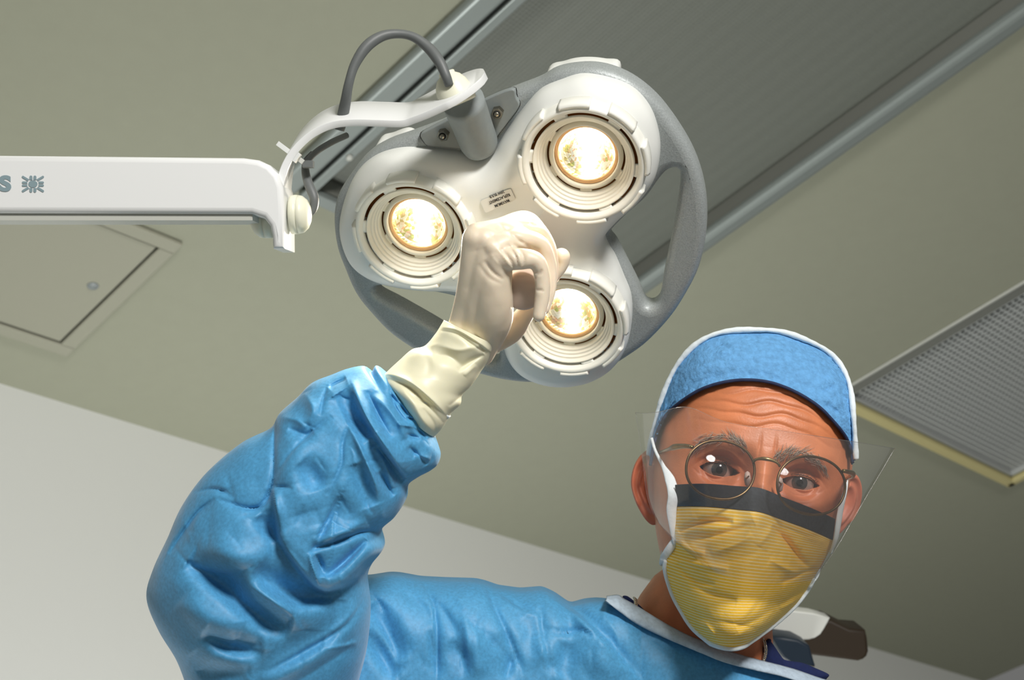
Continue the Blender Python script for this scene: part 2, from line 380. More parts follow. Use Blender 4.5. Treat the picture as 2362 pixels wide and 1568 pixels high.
# grey handle ring with its two openings
RO = [(1321,150),(1372,148),(1423,160),(1474,187),(1525,233),(1576,304),(1607,365),(1625,427),(1631,488),(1627,549),(1612,610),(1587,661),(1551,717),(1500,773),(1456,807),(1400,840),(1320,868),(1229,871),(1168,865),(1117,853),(1050,835),(990,812),(913,763),(862,712),(826,666),(801,610),(783,559),(776,498),(783,447),(806,406),(847,355),(895,325),(954,304),(1030,275),(1100,240),(1178,206),(1245,180),(1280,160)]
H1 = [(1520,406),(1541,383),(1561,378),(1571,393),(1566,447),(1551,534),(1535,610),(1525,671),(1515,690),(1500,696),(1487,687),(1474,656),(1452,612),(1423,556),(1408,530),(1440,492),(1490,447)]
H2 = [(874,650),(878,668),(928,695),(1020,748),(1080,790),(1130,822),(1150,822),(1155,800),(1140,750),(1110,700),(1060,675),(990,660),(920,650)]
HR = -.043
v, f = plate2d(Lpoly(RO, HR, 220), [Lpoly(H1, HR, 90), Lpoly(H2, HR, 90)], .004, .007, 4)
v[:, 2] += HR; mesh('handle_ring', LC(v), f, M['grey'], lamp)
# white back shell peeping over the ring
BS = [(1262,170),(1300,150),(1340,142),(1390,145),(1430,160),(1400,260),(1300,260)]
v, f = plate2d(Lpoly(BS, -.06, 60), [], .006, .006); v[:, 2] += -.062; mesh('back_shell', LC(v), f, M['housing'], lamp)
BS = [(872,328),(900,316),(940,305),(960,330),(930,400),(860,380)]
v, f = plate2d(Lpoly(BS, -.06, 60), [], .006, .005); v[:, 2] += -.062; mesh('back_shell', LC(v), f, M['housing'], lamp)

# three bulb units
def ringstrip(mb, c, prof, a0, a1, k, closed=False):
    """sweep (r,h) profile about unit centre between two angles"""
    v = []
    for i in range(k+(0 if closed else 1)):
        a = a0+(a1-a0)*i/k
        for r, h in prof: v.append((c[0]+r*math.cos(a), c[1]+r*math.sin(a), h))
    m_ = len(prof); nI = k if closed else k+1
    mb.add(LC(np.array(v)), gridf(nI, m_, closed, False)+([] if closed else [tuple(range(m_)), tuple((nI-1)*m_+i for i in range(m_))]))
def slotted(mb, c, r0, r1, h0, h1, slots, half, th=.002):
    """flat annulus r0..r1 with slots left open"""
    a = slots[0]-half
    for i, s in enumerate(slots):
        nx_ = slots[(i+1) % len(slots)]; a0 = s+half; a1 = nx_-half
        if a1 < a0: a1 += 2*PI
        ringstrip(mb, c, [(r1, h1), (r0, h0), (r0, h0-th), (r1, h1-th), (r1, h1)], a0, a1, max(3, int((a1-a0)*20)))
A_ = math.radians
for ui, c in enumerate(ucs):
    cc = LC([[c[0], c[1], 0]])[0]
    mb = MB(); k = 96
    # outer rim, standing proud of the housing
    ringstrip(mb, c, [(.0445, -.014), (.0442, -.002), (.0432, .0015), (.0412, .0022), (.0396, .0008), (.0386, -.0012), (.0383, -.0015), (.0383, -.006)], 0, 2*PI, k, True)
    slots = [A_(x) for x in (-160, -100, -40, 20, 80, 140)]
    slotted(mb, c, .0358, .0385, -.0018, -.0014, slots, A_(22.5))
    bz = mb.build('bezel', M['bez'], lamp)
    for j in range(8):
        a = A_(93+45*j); mt = MB()
        ringstrip(mt, c, [(.0443, -.012), (.0466, -.011), (.0468, -.001), (.0455, .0026), (.0436, .0024), (.0430, .0015)], a-A_(14), a+A_(14), 14)
        mt.build('bezel_tab', M['bez'], bz)
    # ridged baffle stepping down to the bulb
    mb = MB(); pr = [(.0359, -.0035), (.0359, -.0014), (.0350, -.0013)]
    for q in range(4):
        r = .0348-q*.0017; h = -.0022-q*.0026
        pr += [(r, h+.0004), (r-.0012, h-.0001), (r-.0014, h-.0024)]
    pr += [(.0280, -.0136), (.0279, -.016)]
    ringstrip(mb, c, pr, 0, 2*PI, k, True)
    s2 = [A_(x) for x in (-125, -65, -5, 55, 115, 175)]
    slotted(mb, c, .0264, .0280, -.0148, -.0145, s2, A_(21))
    mb.build('baffle', M['cream2'], bz)
    mb = MB(); ringstrip(mb, c, [(.0264, -.018), (.0264, -.0148), (.0252, -.0140), (.0243, -.0125), (.0233, -.0125), (.0228, -.0150), (.0226, -.019)], 0, 2*PI, k, True)
    mb.build('bulb_collar', M['cream2'], bz)
    # inner can seen through the slots
    mb = MB(); ringstrip(mb, c, [(.0430, -.010), (.0425, -.0285), (.0240, -.0305), (.0225, -.022)], 0, 2*PI, k, True)
    mb.build('cavity_shell', M['cavity'], bz)
    bl = MB(); ringstrip(bl, c, [(.0229, -.0172), (.0222, -.0160), (.0206, -.0166), (.0202, -.0185)], 0, 2*PI, k, True)
    bulb = bl.build('bulb', M['orange'], lamp)
    # faceted reflector bowl
    v = []; rr = 14; aa = 40
    for i in range(rr+1):
        t = i/rr; r = .0204*(1-t)+.0012*t
        h = -.0185-.012*(1-(r/.0204)**2)**.8
        for j in range(aa):
            a = 2*PI*(j+.5*(i % 2))/aa; v.append((c[0]+r*math.cos(a), c[1]+r*math.sin(a), h))
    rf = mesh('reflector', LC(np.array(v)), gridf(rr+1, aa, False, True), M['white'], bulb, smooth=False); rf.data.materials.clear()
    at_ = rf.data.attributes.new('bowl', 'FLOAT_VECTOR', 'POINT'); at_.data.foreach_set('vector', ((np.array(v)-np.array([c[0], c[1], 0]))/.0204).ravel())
    if not M.get('reflect'):
        m = bpy.data.materials.new('dichroic_reflector_painted_streak'); m.use_nodes = True; nt = m.node_tree; b = nt.nodes['Principled BSDF']
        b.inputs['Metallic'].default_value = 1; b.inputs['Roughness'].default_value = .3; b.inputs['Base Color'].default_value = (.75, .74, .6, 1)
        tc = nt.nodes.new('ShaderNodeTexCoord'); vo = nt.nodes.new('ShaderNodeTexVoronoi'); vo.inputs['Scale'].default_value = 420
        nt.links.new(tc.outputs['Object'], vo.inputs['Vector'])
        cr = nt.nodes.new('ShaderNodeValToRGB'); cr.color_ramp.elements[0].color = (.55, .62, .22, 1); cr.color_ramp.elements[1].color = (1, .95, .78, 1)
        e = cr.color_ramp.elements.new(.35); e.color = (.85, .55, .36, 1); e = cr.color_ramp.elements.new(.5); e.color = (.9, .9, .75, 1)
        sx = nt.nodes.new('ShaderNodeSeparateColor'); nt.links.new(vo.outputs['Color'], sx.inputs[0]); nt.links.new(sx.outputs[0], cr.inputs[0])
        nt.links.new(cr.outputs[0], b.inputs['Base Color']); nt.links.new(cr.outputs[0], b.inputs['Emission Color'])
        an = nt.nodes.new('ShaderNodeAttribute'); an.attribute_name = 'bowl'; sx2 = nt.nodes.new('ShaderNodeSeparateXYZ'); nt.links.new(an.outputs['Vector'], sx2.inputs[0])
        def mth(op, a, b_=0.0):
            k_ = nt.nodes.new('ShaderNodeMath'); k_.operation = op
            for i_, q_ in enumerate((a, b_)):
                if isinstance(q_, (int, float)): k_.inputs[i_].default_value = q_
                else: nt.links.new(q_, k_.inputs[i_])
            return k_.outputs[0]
        u_ = mth('MULTIPLY', sx2.outputs[0], 3.3); u2 = mth('MULTIPLY', u_, u_); ex_ = mth('POWER', 2.718, mth('MULTIPLY', u2, -1.0))  # capsule's reflected streak and upper glow painted into the bowl as emission
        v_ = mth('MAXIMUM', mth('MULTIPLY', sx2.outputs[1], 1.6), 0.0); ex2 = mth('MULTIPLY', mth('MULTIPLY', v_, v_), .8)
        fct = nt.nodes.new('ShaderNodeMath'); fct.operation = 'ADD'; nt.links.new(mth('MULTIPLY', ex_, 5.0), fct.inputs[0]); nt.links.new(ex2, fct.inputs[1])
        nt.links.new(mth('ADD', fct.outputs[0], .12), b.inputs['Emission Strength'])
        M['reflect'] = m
        fm = bpy.data.materials.new('lit_capsule'); fm.use_nodes = True; fb = fm.node_tree.nodes['Principled BSDF']
        fb.inputs['Emission Color'].default_value = (1, .93, .78, 1); fb.inputs['Emission Strength'].default_value = 9; M['fil'] = fm
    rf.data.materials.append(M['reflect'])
    mb = MB(); mb.tube(LC(np.array([(c[0], c[1], h) for h in (-.0302, -.029, -.024, -.0215, -.0205)])), [.0015, .0034, .0036, .0028, .0006], 16)
    mb.build('capsule', M['fil'], bulb)
    v = [(c[0], c[1], -.0158)]; 
    for i in range(1, 7):
        r = .0208*i/6
        for j in range(48): v.append((c[0]+r*math.cos(2*PI*j/48), c[1]+r*math.sin(2*PI*j/48), -.0158-.0018*(i/6)**2))
    f = [(0, 1+j, 1+(j+1) % 48) for j in range(48)]+gridf(6, 48, False, True, 1)
    mesh('cover_glass', LC(np.array(v)), f, M['bulbglass'], bulb)
    l = area('bulb_light', LC([[c[0], c[1], -.012]])[0], LC([[c[0], c[1], .5]])[0], .03, .26, (1, .9, .75), A_(120))
    l.name = 'bulb_light'

# mounting plate, nuts, stem
MP = [(1181,206),(1190,225),(1197,246),(1170,285),(1146,317),(1128,350),(1105,362),(1071,346),(1030,341),(988,337),(977,328),(969,312),(985,300),(1060,262),(1122,228)]
v, f = plate2d(Lpoly(MP, -.028, 90), [], .0016, .001); v[:, 2] += -.0305; mp = mesh('mounting_plate', LC(v), f, M['mount'], lamp)
v, f = plate2d(Lpoly(MP, -.03, 90)*1.0, [], .0012, .0); cm = v[:, :2].mean(0); v[:, :2] = cm+(v[:, :2]-cm)*1.018; v[:, 2] += -.0325; mesh('seam', LC(v), f, M['groove'], mp)
for (x, y) in ((1148, 259), (1023, 310)):
    c = LP(x, y, -.026); mb = MB()
    P = LC(np.array([(c[0], c[1], -.028), (c[0], c[1], -.0235), (c[0], c[1], -.0228)])); mb.tube(P, [.0044, .0044, .0036], 6)
    nu = mb.build('nut', M['steel'], mp, smooth=False)
    mb = MB(); mb.tube(LC(np.array([(c[0], c[1], -.024), (c[0], c[1], -.0224)])), .0027, 20); mb.build('nut_recess', M['groove'], nu)
    mb = MB(); mb.tube(LC(np.array([(c[0], c[1], -.024), (c[0], c[1], -.0215), (c[0], c[1], -.021)])), [.0019, .0019, .001], 16); mb.build('bolt', M['steel'], nu)
pa = V(1108, 338, 1.035); pb = V(1068, 232, .995)
mb = MB(); P = [pa+(pb-pa)*t for t in (-.08, -.05, 0, .1, .5, .9, 1.0)]; mb.tube(P, [.004, .009, .0128, .0138, .0142, .0148, .0148], 40); mb.build('stem', M['mount'], lamp)

# centre grip
g0 = LC([[*LP(1212, 600, 0), -.012]])[0]; gt = V(1207, 674, .955)
ax = nrm(gt-g0); L_ = np.linalg.norm(gt-g0)
mb = MB(); mb.tube([g0+ax*L_*t for t in (0, .25, .3, .8, .93, .985, 1.0, 1.004)], [.017, .0165, .0135, .0135, .0135, .0128, .0112, .002], 40); mb.build('grip', M['knob'], lamp)

# sticker with its three lines of print
sc = LP(1147, 461, -.0052); ca = [LP(*p, -.0052) for p in ((1107, 463), (1178, 434), (1190, 461), (1120, 491))]
def surfh(u, v_):
    i = np.argmin(np.linalg.norm(Gf[3*nn:, :2]-np.array([u, v_]), axis=1)); return Gf[3*nn+i, 2]
hst = max(surfh(*p) for p in ca+[sc])+.0006
ca = [LP(*p, hst) for p in ((1107, 463), (1178, 434), (1190, 461), (1120, 491))]
rc = []
for i in range(4):
    a, b_, d_ = ca[i-1], ca[i], ca[(i+1) % 4]
    for t in np.linspace(0, 1, 6): p = b_+(a-b_)*.12*(1-t)**2+(d_-b_)*.12*t**2; rc.append(p)
v, f = plate2d(rc, [], .0002, .0); v[:, 2] += hst; st = mesh('sticker', LC(v), f, M['paper'], lamp)
def text_mesh(s, size, bold=0, sx=1):
    cu = bpy.data.curves.new('t', 'FONT'); cu.body = s; cu.size = size; cu.align_x = 'CENTER'; cu.align_y = 'CENTER'; cu.extrude = .0001; cu.offset = bold
    o = bpy.data.objects.new('t', cu); COL.objects.link(o); v, f = bake(o); v[:, 0] *= sx; return v, f
ex = nrm(np.append((ca[0]-ca[1]), 0)); ey = np.array([-ex[1], ex[0], 0])   # text runs right to left, upside down
for i, s in enumerate(('MAXIMUM', 'REPLACEMENT', '35W BULB')):
    v, f = text_mesh(s, .0032, .00004, .82)
    q = np.array([*LP(1158-6.0*i*1.0, 468-10.5*i, hst), hst+.0004]); P = q+v[:, :1]*ex+v[:, 1:2]*ey+np.array([0, 0, 1])*v[:, 2:3]
    mesh('sticker_text', LC(P), f, M['ink'], st, smooth=False)

# curved bracket: bent strip swept along the width direction
bk = [(663.5,515,.985),(663.5,470,.985),(665,425,.985),(670,385,.985),(681,341,.985),(705,301,.985),(742,267,.985),(785,247,.985),(832,241,.985),(887,242,.985),(942,243,.985),(971,233,.985),(1007,216,.985),(1040,198,.985),(1075,180,.985),(1110,162,.985),(1126,154,.985)]
Pk = interp(VV(bk), 110); wdir = nrm([-.05, -.46, .88]); Wd = .0385
s = np.linalg.norm(np.diff(Pk, axis=0), axis=1).cumsum(); s = np.append(0, s)
T = np.gradient(Pk, axis=0); T /= np.linalg.norm(T, axis=1)[:, None]; N_ = np.cross(T, wdir); N_ /= np.linalg.norm(N_, axis=1)[:, None]
v = []; kk = 14
for i in range(len(Pk)):
    e = s[-1]-s[i]; R_ = .027; grow = .016*np.clip((s[i]-s[-1]*.72)/(s[-1]*.15), 0, 1)
    hw = Wd/2+grow*.5
    if e < R_: hw *= math.sqrt(max(1-(1-e/R_)**2, .0004))
    c0 = Pk[i]+wdir*Wd/2
    th = .0026
    for (a, b_) in [(-1, -.55), (-.985, -.9), (-.95, -1), (.95, -1), (.985, -.9), (1, -.55), (1, .55), (.985, .9), (.95, 1), (-.95, 1), (-.985, .9), (-1, .55)]:
        v.append(c0+wdir*hw*a+N_[i]*th*b_)
f = gridf(len(Pk), 12, False, True)+[tuple(range(12)), tuple((len(Pk)-1)*12+i for i in range(12))]
cb_ = mesh('curved_bracket', v, f, M['white'], lamp); m_ = cb_.modifiers.new('e', 'EDGE_SPLIT'); m_.split_angle = A_(35)
# rubber cap on the bracket end, and the joint caps
def lathe(mb, a, d, prof, k=40):
    d = nrm(d); P = [a+d*h for r, h in prof]; mb.tube(P, [r for r, h in prof], k, cap=False) if False else None
    u = nrm(np.cross(d, [0.3, .1, 1])); w = np.cross(d, u); v = []
    for r, h in prof:
        for j in range(k): t = 2*PI*j/k; v.append(a+d*h+r*(math.cos(t)*u+math.sin(t)*w))
    mb.add(v, gridf(len(prof), k, False, True)+[tuple(range(k)), tuple((len(prof)-1)*k+i for i in range(k))])
dome = [(.0125, -.002), (.0128, .002), (.0124, .007), (.0108, .0125), (.0082, .0165), (.0055, .0185), (.0055, .0200), (.0046, .0206), (.0040, .0195), (.0038, .014)]
up_ = nrm([-.33, .86, -.38]); mb = MB(); lathe(mb, V(1056, 232, .962), nrm([-.36, .88, .1]), dome); bc = mb.build('cable_cap', M['ball'], lamp)
mb = MB(); mb.tube([V(996+x, 214+y, .957) for x, y in ((24, 2), (26, 2))], .0012, 10); 
hd = [(.0125, 0), (.0128, .004), (.0127, .0062), (.0122, .0064), (.0122, .0068), (.0126, .007), (.012, .011), (.0095, .0152), (.0055, .0178), (.001, .0186)]
mb = MB(); lathe(mb, V(672, 495, .965), nrm([1, .03, .05]), [(r*1.03, h*.72) for r, h in hd]); mb.build('joint_cap', M['ball'], lamp)
mb = MB(); lathe(mb, V(628, 506, .985), nrm([-1, -.03, 0]), [(r, h*.8) for r, h in hd]); mb.build('joint_cap', M['ball'], lamp)

# main arm: rounded channel
D0 = .945
top = [(-140, 356), (560, 363), (596, 368), (622, 380), (642, 402), (652, 430), (655, 470), (656, 573), (629, 573), (628, 545), (622, 520), (608, 502), (580, 493), (-140, 491)]
pl = [((x-CX)*D0/F, (CY-y)*D0/F) for x, y in top]
v, f = plate2d(pl, [], .0205, .004, 4); v[:, 2] += -D0-.0245
arm = mesh('support_arm', v, f, M['white'], lamp, smooth=True)
m_ = arm.modifiers.new('e', 'EDGE_SPLIT'); m_.split_angle = A_(50)
mb = MB(); a = V(-140, 500, .95); b_ = V(583, 500, .95); mb.box((a+b_)/2-(0, 0, .017), (b_-a)/2, (0, .0024, 0), (0, 0, .018)); mb.build('arm_underside', M['trimw'], arm, smooth=False)
mb = MB(); a = V(663, 573, .95); 
# emblem and lettering
def onarm(x, y): return np.array([(x-CX)*D0/F, (CY-y)*D0/F])
v, f = text_mesh('S', .0134, .0007, 1.22); c = onarm(12, 425); v[:, 0] += c[0]; v[:, 1] += c[1]; v[:, 2] += -D0+.0003; mesh('lettering', v, f, M['logo'], arm, smooth=False)
px_ = D0/F; ec = onarm(76.3, 424.3); mb = MB()
def flat(poly): 
    v = [(*p, -D0+.0004) for p in poly]+[(*p, -D0+.0001) for p in poly]; k = len(poly)
    mb.add(v, [tuple(range(k)), tuple(range(k, 2*k))]+[(i, (i+1) % k, k+(i+1) % k, k+i) for i in range(k)])
flat([ec+px_*np.array((10.5*math.cos(t), 8.2*math.sin(t))) for t in np.linspace(0, 2*PI, 33)[:-1]])
def pill(a, b_, w):
    a = np.array(a, float); b_ = np.array(b_, float); d = (b_-a)/np.linalg.norm(b_-a); ang = math.atan2(d[1], d[0]); p = []
    p += [a+w*np.array((math.cos(ang+PI/2), math.sin(ang+PI/2))), a+w*np.array((math.cos(ang-PI/2), math.sin(ang-PI/2)))]
    p += [b_+w*np.array((math.cos(ang+t), math.sin(ang+t))) for t in np.linspace(-PI/2, PI/2, 9)]
    flat([ec+px_*q for q in p])
for sx in (-1, 1):
    for sy in (-1, 1):
        pill((sx*10, sy*8.5), (sx*23, sy*16.3), 2.6); pill((sx*4.6, sy*9.2), (sx*4.6, sy*16.2), 3.3); pill((sx*13, sy*3.4), (sx*22.8, sy*3.4), 2.5)
mb.build('sun_emblem', M['logo'], arm, smooth=False)

# cables and tie
cp = [(783,300,.968),(788,280,.966),(797,235,.955),(804,195,.95),(818,150,.95),(845,108,.952),(880,84,.955),(918,78,.957),(955,86,.957),(990,112,.955),(1015,145,.95),(1030,178,.948),(1036,196,.95)]
P = interp(VV(cp), 70); rr_ = .0034*(1+.12*np.sin(np.linspace(0, 17, 70)))
mb = MB(); mb.tube(P, rr_, 14); mb.build('cable', M['cable'], lamp)
cp = [(722,352,.985),(706,372,.985),(705,398,.98),(712,425,.975),(724,455,.972),(723,480,.972),(712,494,.972)]
mb = MB(); mb.tube(interp(VV(cp), 40), np.interp(np.linspace(0, 1, 40), [0, .3, .7, 1], [.0018, .0028, .0034, .0026]), 14); mb.build('cable', M['cable'], lamp)
cp = [(704,378,.972),(730,350,.982),(765,328,.99),(800,312,1.0)]
mb = MB(); mb.tube(interp(VV(cp), 20), .0022, 10); mb.build('cable', M['cable'], lamp)
mb = MB(); a = V(640, 330, .955); b_ = V(676, 357, .955); d = nrm(b_-a); q = nrm(np.cross(d, [0, 0, 1]))
mb.box((a+b_)/2, (b_-a)/2, q*.0016, (0, 0, .0006)); mb.box(b_+d*.001, d*.0034, q*.0034, (0, 0, .003)); 
c_ = V(697, 372, .962); mb.box((b_+c_)/2+d*.001, (c_-b_)/2, q*.0016, (0, 0, .0006)); mb.build('cable_tie', M['tie'], lamp, smooth=False)
mb = MB(); mb.box(V(711, 379, .97), (.0036, 0, 0), (0, .0022, 0), (0, 0, .004)); mb.build('cable_clamp', M['cable'], lamp, smooth=False)

# ================================================================== SURGEON
person = empty('person', V(1450, 1900, 1.16), 'person in blue surgical gown, cap and yellow mask, gloved hand raised to the lamp', 'person')
def rot(ax, deg):
    a = math.radians(deg); c, s = math.cos(a), math.sin(a)
    return np.array({'x': [[1, 0, 0], [0, c, -s], [0, s, c]], 'y': [[c, 0, s], [0, 1, 0], [-s, 0, c]], 'z': [[c, -s, 0], [s, c, 0], [0, 0, 1]]}[ax])
RH = rot('z', -9.0) @ rot('y', -3.5) @ rot('x', -3)
eyemid = V(1755, 1097, 1.07); HCN = eyemid-RH @ np.array([0, 0, .0775])
def HL(p): return np.atleast_2d(p) @ RH.T+HCN
def HI(pc): return (np.atleast_2d(pc)-HCN) @ RH
def g(x, s): return np.exp(-(x/s)**2)
# ring table: y, half width, front depth, back depth
tab = np.array([(0.108,0.002,0.002,0.002),(0.1065,0.018,0.02,0.03),(0.1,0.0383,0.04,0.055),(0.09,0.0532,0.056,0.076),(0.077,0.0639,0.068,0.088),(0.06,0.0719,0.079,0.097),(0.043,0.0751,0.0852,0.101),(0.025,0.0765,0.088,0.102),(0.008,0.0765,0.088,0.101),(-0.01,0.0751,0.0865,0.098),(-0.03,0.0724,0.0845,0.092),(-0.05,0.0682,0.083,0.08),(-0.07,0.0618,0.081,0.062),(-0.09,0.0532,0.078,0.048),(-0.105,0.0437,0.073,0.04),(-0.116,0.0319,0.062,0.03)])
NY, NA = 330, 420
ys = np.concatenate([np.linspace(.108, .03, 110, endpoint=False), np.linspace(.03, -.03, 150, endpoint=False), np.linspace(-.03, -.116, 70)])
def cubic(t, X, Y):                     # smooth interpolation of the table
    o_ = np.argsort(X); X = X[o_]; Y = Y[o_]; d = np.gradient(Y, X); i = np.clip(np.searchsorted(X, t)-1, 0, len(X)-2)
    h = X[i+1]-X[i]; u = (t-X[i])/h
    return (2*u**3-3*u**2+1)*Y[i]+(u**3-2*u**2+u)*h*d[i]+(-2*u**3+3*u**2)*Y[i+1]+(u**3-u**2)*h*d[i+1]
A1 = cubic(ys, tab[:, 0], tab[:, 1]); Fd = cubic(ys, tab[:, 0], tab[:, 2]); Bd = cubic(ys, tab[:, 0], tab[:, 3])
az = np.linspace(-PI, PI, NA, endpoint=False); az = az-.62*np.sin(az)             # denser at the face
az_ = az[None, :]; y = np.repeat(ys[:, None], NA, 1)
sa, ca_ = np.sin(az_), np.cos(az_)
x = A1[:, None]*np.sign(sa)*np.abs(sa)**.88*np.where(ca_ < 0, 1-.08*np.abs(ca_), 1)
z = np.where(ca_ > 0, Fd[:, None]*np.abs(ca_)**.80, -Bd[:, None]*np.abs(ca_)**.9)
fr = np.clip(ca_*2.2, 0, 1)**1.5+0*y
EX, ZE, RE = .0305, .0600, .0122
ax_ = np.abs(x)
z = z+fr*(.0042*g(ax_-.030, .020)*g(y-.0185+.15*(ax_-.03)**1, .0085)+.0022*g(x, .012)*g(y-.016, .012))
z = z-fr*(.0125*g(ax_-EX, .0175)*g(y-.001, .0145)+.006*g(ax_-.0125, .006)*g(y+.002, .012))
t = np.clip((.012-y)/.052, 0, 1.0); nose = (.0045+.021*t**1.15)*g(x, .0068+.007*t)*np.clip((.022-y)/.02, 0, 1)*np.clip((y+.056)/.012, 0, 1)
z = z+fr*nose
z = z+fr*(.0045*g(ax_-.046, .018)*g(y+.03, .016)-.003*g(ax_-.03, .012)*g(y+.0215, .004)*1.0)
z = z-fr*.004*g(ax_-.066, .012)*g(y-.03, .02)
for yk, am, ph in ((.0375, .8, .3), (.0455, 1.1, 0), (.0535, 1.2, .8), (.0615, 1.0, 1.7), (.0685, .6, .4)):
    yc = yk-2.2*np.clip(ax_, 0, .06)**2+.0022*np.sin(x*95+ph)+.0009*np.sin(x*210+ph*3)
    z = z-fr*am*.0009*g(y-yc, .00125)*np.clip(1.25-ax_/.052, 0, 1)+fr*am*.0005*g(y-yc-.0034, .0028)*np.clip(1.25-ax_/.055, 0, 1)
z = z-fr*.0012*(g(x-.006, .0011)+g(x+.0055, .0011))*g(y-.022, .007)
# eyelids: a lid surface over each ball, cut by the almond opening
for sx, eo, hgt in ((-1, 0, 1.0), (1, 0, .92)):
    dx = x-sx*EX; dy = y; r2 = dx**2+dy**2
    lid = ZE+np.sqrt(np.clip((RE+.0017)**2-r2, 0, None))
    w_ = np.clip(1-(np.sqrt(r2)-.0105)/.0048, 0, 1); w_ = w_*w_*(3-2*w_)
    z = np.where(fr > .3, z*(1-w_)+np.maximum(lid, z-.002)*w_, z)
    z = z-.0013*g(dy-(.0098-28*dx**2), .0011)*g(dx, .014)*fr+.0010*g(dy-(.0128-24*dx**2), .002)*g(dx, .016)*fr   # lid crease
    z = z-.0009*g(dy+(.0105-22*dx**2), .0012)*g(dx, .013)*fr-.0012*g(dy+(.016-18*dx**2), .0018)*g(dx+sx*.004, .012)*fr
    cxx = dx/np.where(dx*sx < 0, .0150, .0145)
    yu = (.0051*hgt)*(1-np.abs(cxx)**2.1)-.0006; yl = -(.0050)*(1-np.abs(cxx)**2.4)-.0006
    inside = (np.abs(cxx) < 1) & (dy < yu) & (dy > yl)
    ball = ZE+np.sqrt(np.clip(RE**2-r2, 0, None))
    z = np.where(inside & (fr > .3), ball-.0035, z)
P = np.stack([x, y, z], -1)
Hd = HL(P.reshape(-1, 3)).reshape(NY, NA, 3)
# neck rings, in camera space, continue the same surface down into the gown
def ringat(c, ax_u, ax_f, hw, hf, hb):
    return np.stack([c+ax_u*hw*math.sin(a)+ax_f*(hf if math.cos(a) > 0 else hb)*math.cos(a) for a in az])
nk = []
for (lx, rx, py, D, hf, hb) in ((1533,1772,1330,1.165,.052,.055),(1508,1776,1350,1.165,.053,.058),(1492,1776,1372,1.165,.053,.06),(1476,1778,1395,1.165,.054,.062),(1462,1780,1420,1.165,.055,.064),(1440,1782,1460,1.165,.058,.068),(1410,1790,1510,1.165,.062,.072),(1370,1815,1570,1.165,.066,.075),(1300,1900,1640,1.165,.07,.08)):
    c = V((lx+rx)/2, py, D); hw = (rx-lx)/2*D/F; u = nrm(np.array([1, -.12+.0*py, 0])); nk.append(ringat(c, u, np.array([0, 0, 1.]), hw, hf, hb))
nk = np.array(nk)
# cords of the neck
az3 = az[None, :]; 
for i in range(len(nk)):
    nk[i][:, 2] += .004*(g(az-.75, .16)+g(az+.75, .16))-.004*g(az, .3)
    nk[i][:, 2] += .007*g(az+.08, .14)*(1 if i in (3, 4) else .4)
last = Hd[-1]; tt = []
for k in range(1, 8):
    s_ = k/8; tt.append(last*(1-s_)+nk[0]*s_+np.array([0, -.004, -.006])*math.sin(PI*s_))
NR = []
for i in range(len(nk)-1):
    for q in range(4): NR.append(nk[i]*(1-q/4)+nk[i+1]*q/4)
NR.append(nk[-1])
Gd = np.concatenate([Hd, np.array(tt), np.array(NR)]); 
m = M['skin']; nt = m.node_tree; b = nt.nodes['Principled BSDF']
body = mesh('body', Gd, gridf(len(Gd), NA, False, True)+[tuple(range(NA)), tuple((len(Gd)-1)*NA+i for i in range(NA))], M['skin'], person)

# ears
def ear(sgn, c0, sc, tilt, out_):
    """c-shaped rim, bowl and lobe on a curved sheet with thickness"""
    nu, nv = 60, 26; v = []
    for i in range(nu+1):
        a = -PI+2*PI*i/nu
        for j in range(nv):
            r = j/(nv-1)
            hx = .0165+.003*math.cos(a-.6); hy = .031
            ex_ = hx*r*math.cos(a)*(1-.22*math.sin(-a)*(math.sin(a) < 0)); ey_ = hy*r*math.sin(a)
            rim = .0042*math.exp(-((r-.88)/.1)**2)*(1 if math.sin(a) > -.55 else .3)
            bowl = -.006*math.exp(-(r/.45)**2); anti = .003*math.exp(-((r-.58)/.12)**2)*(math.cos(a) > -.3)
            v.append((ex_, ey_, rim+bowl+anti))
    v = np.array(v)
    return v, gridf(nu+1, nv)
for sgn, name in ((-1, 'ear'), (1, 'ear')):
    v, f = ear(sgn, None, 1, 0, 0)
    v[:, 0] *= sgn
    if sgn > 0: v *= .84
    Rr = rot('z', sgn*-9) @ rot('y', sgn*(-22 if sgn < 0 else -40)) 
    v = v @ (rot('y', sgn*18 if sgn < 0 else sgn*38)).T @ rot('z', -sgn*8).T
    if sgn < 0: ctr = HI(V(1508, 1122, 1.147))[0]
    else: ctr = HI(V(1948, 1163, 1.14))[0]
    mesh('ear', HL(v+ctr), f, M['ear'], body, solid=.004, off=-1, sub=1)

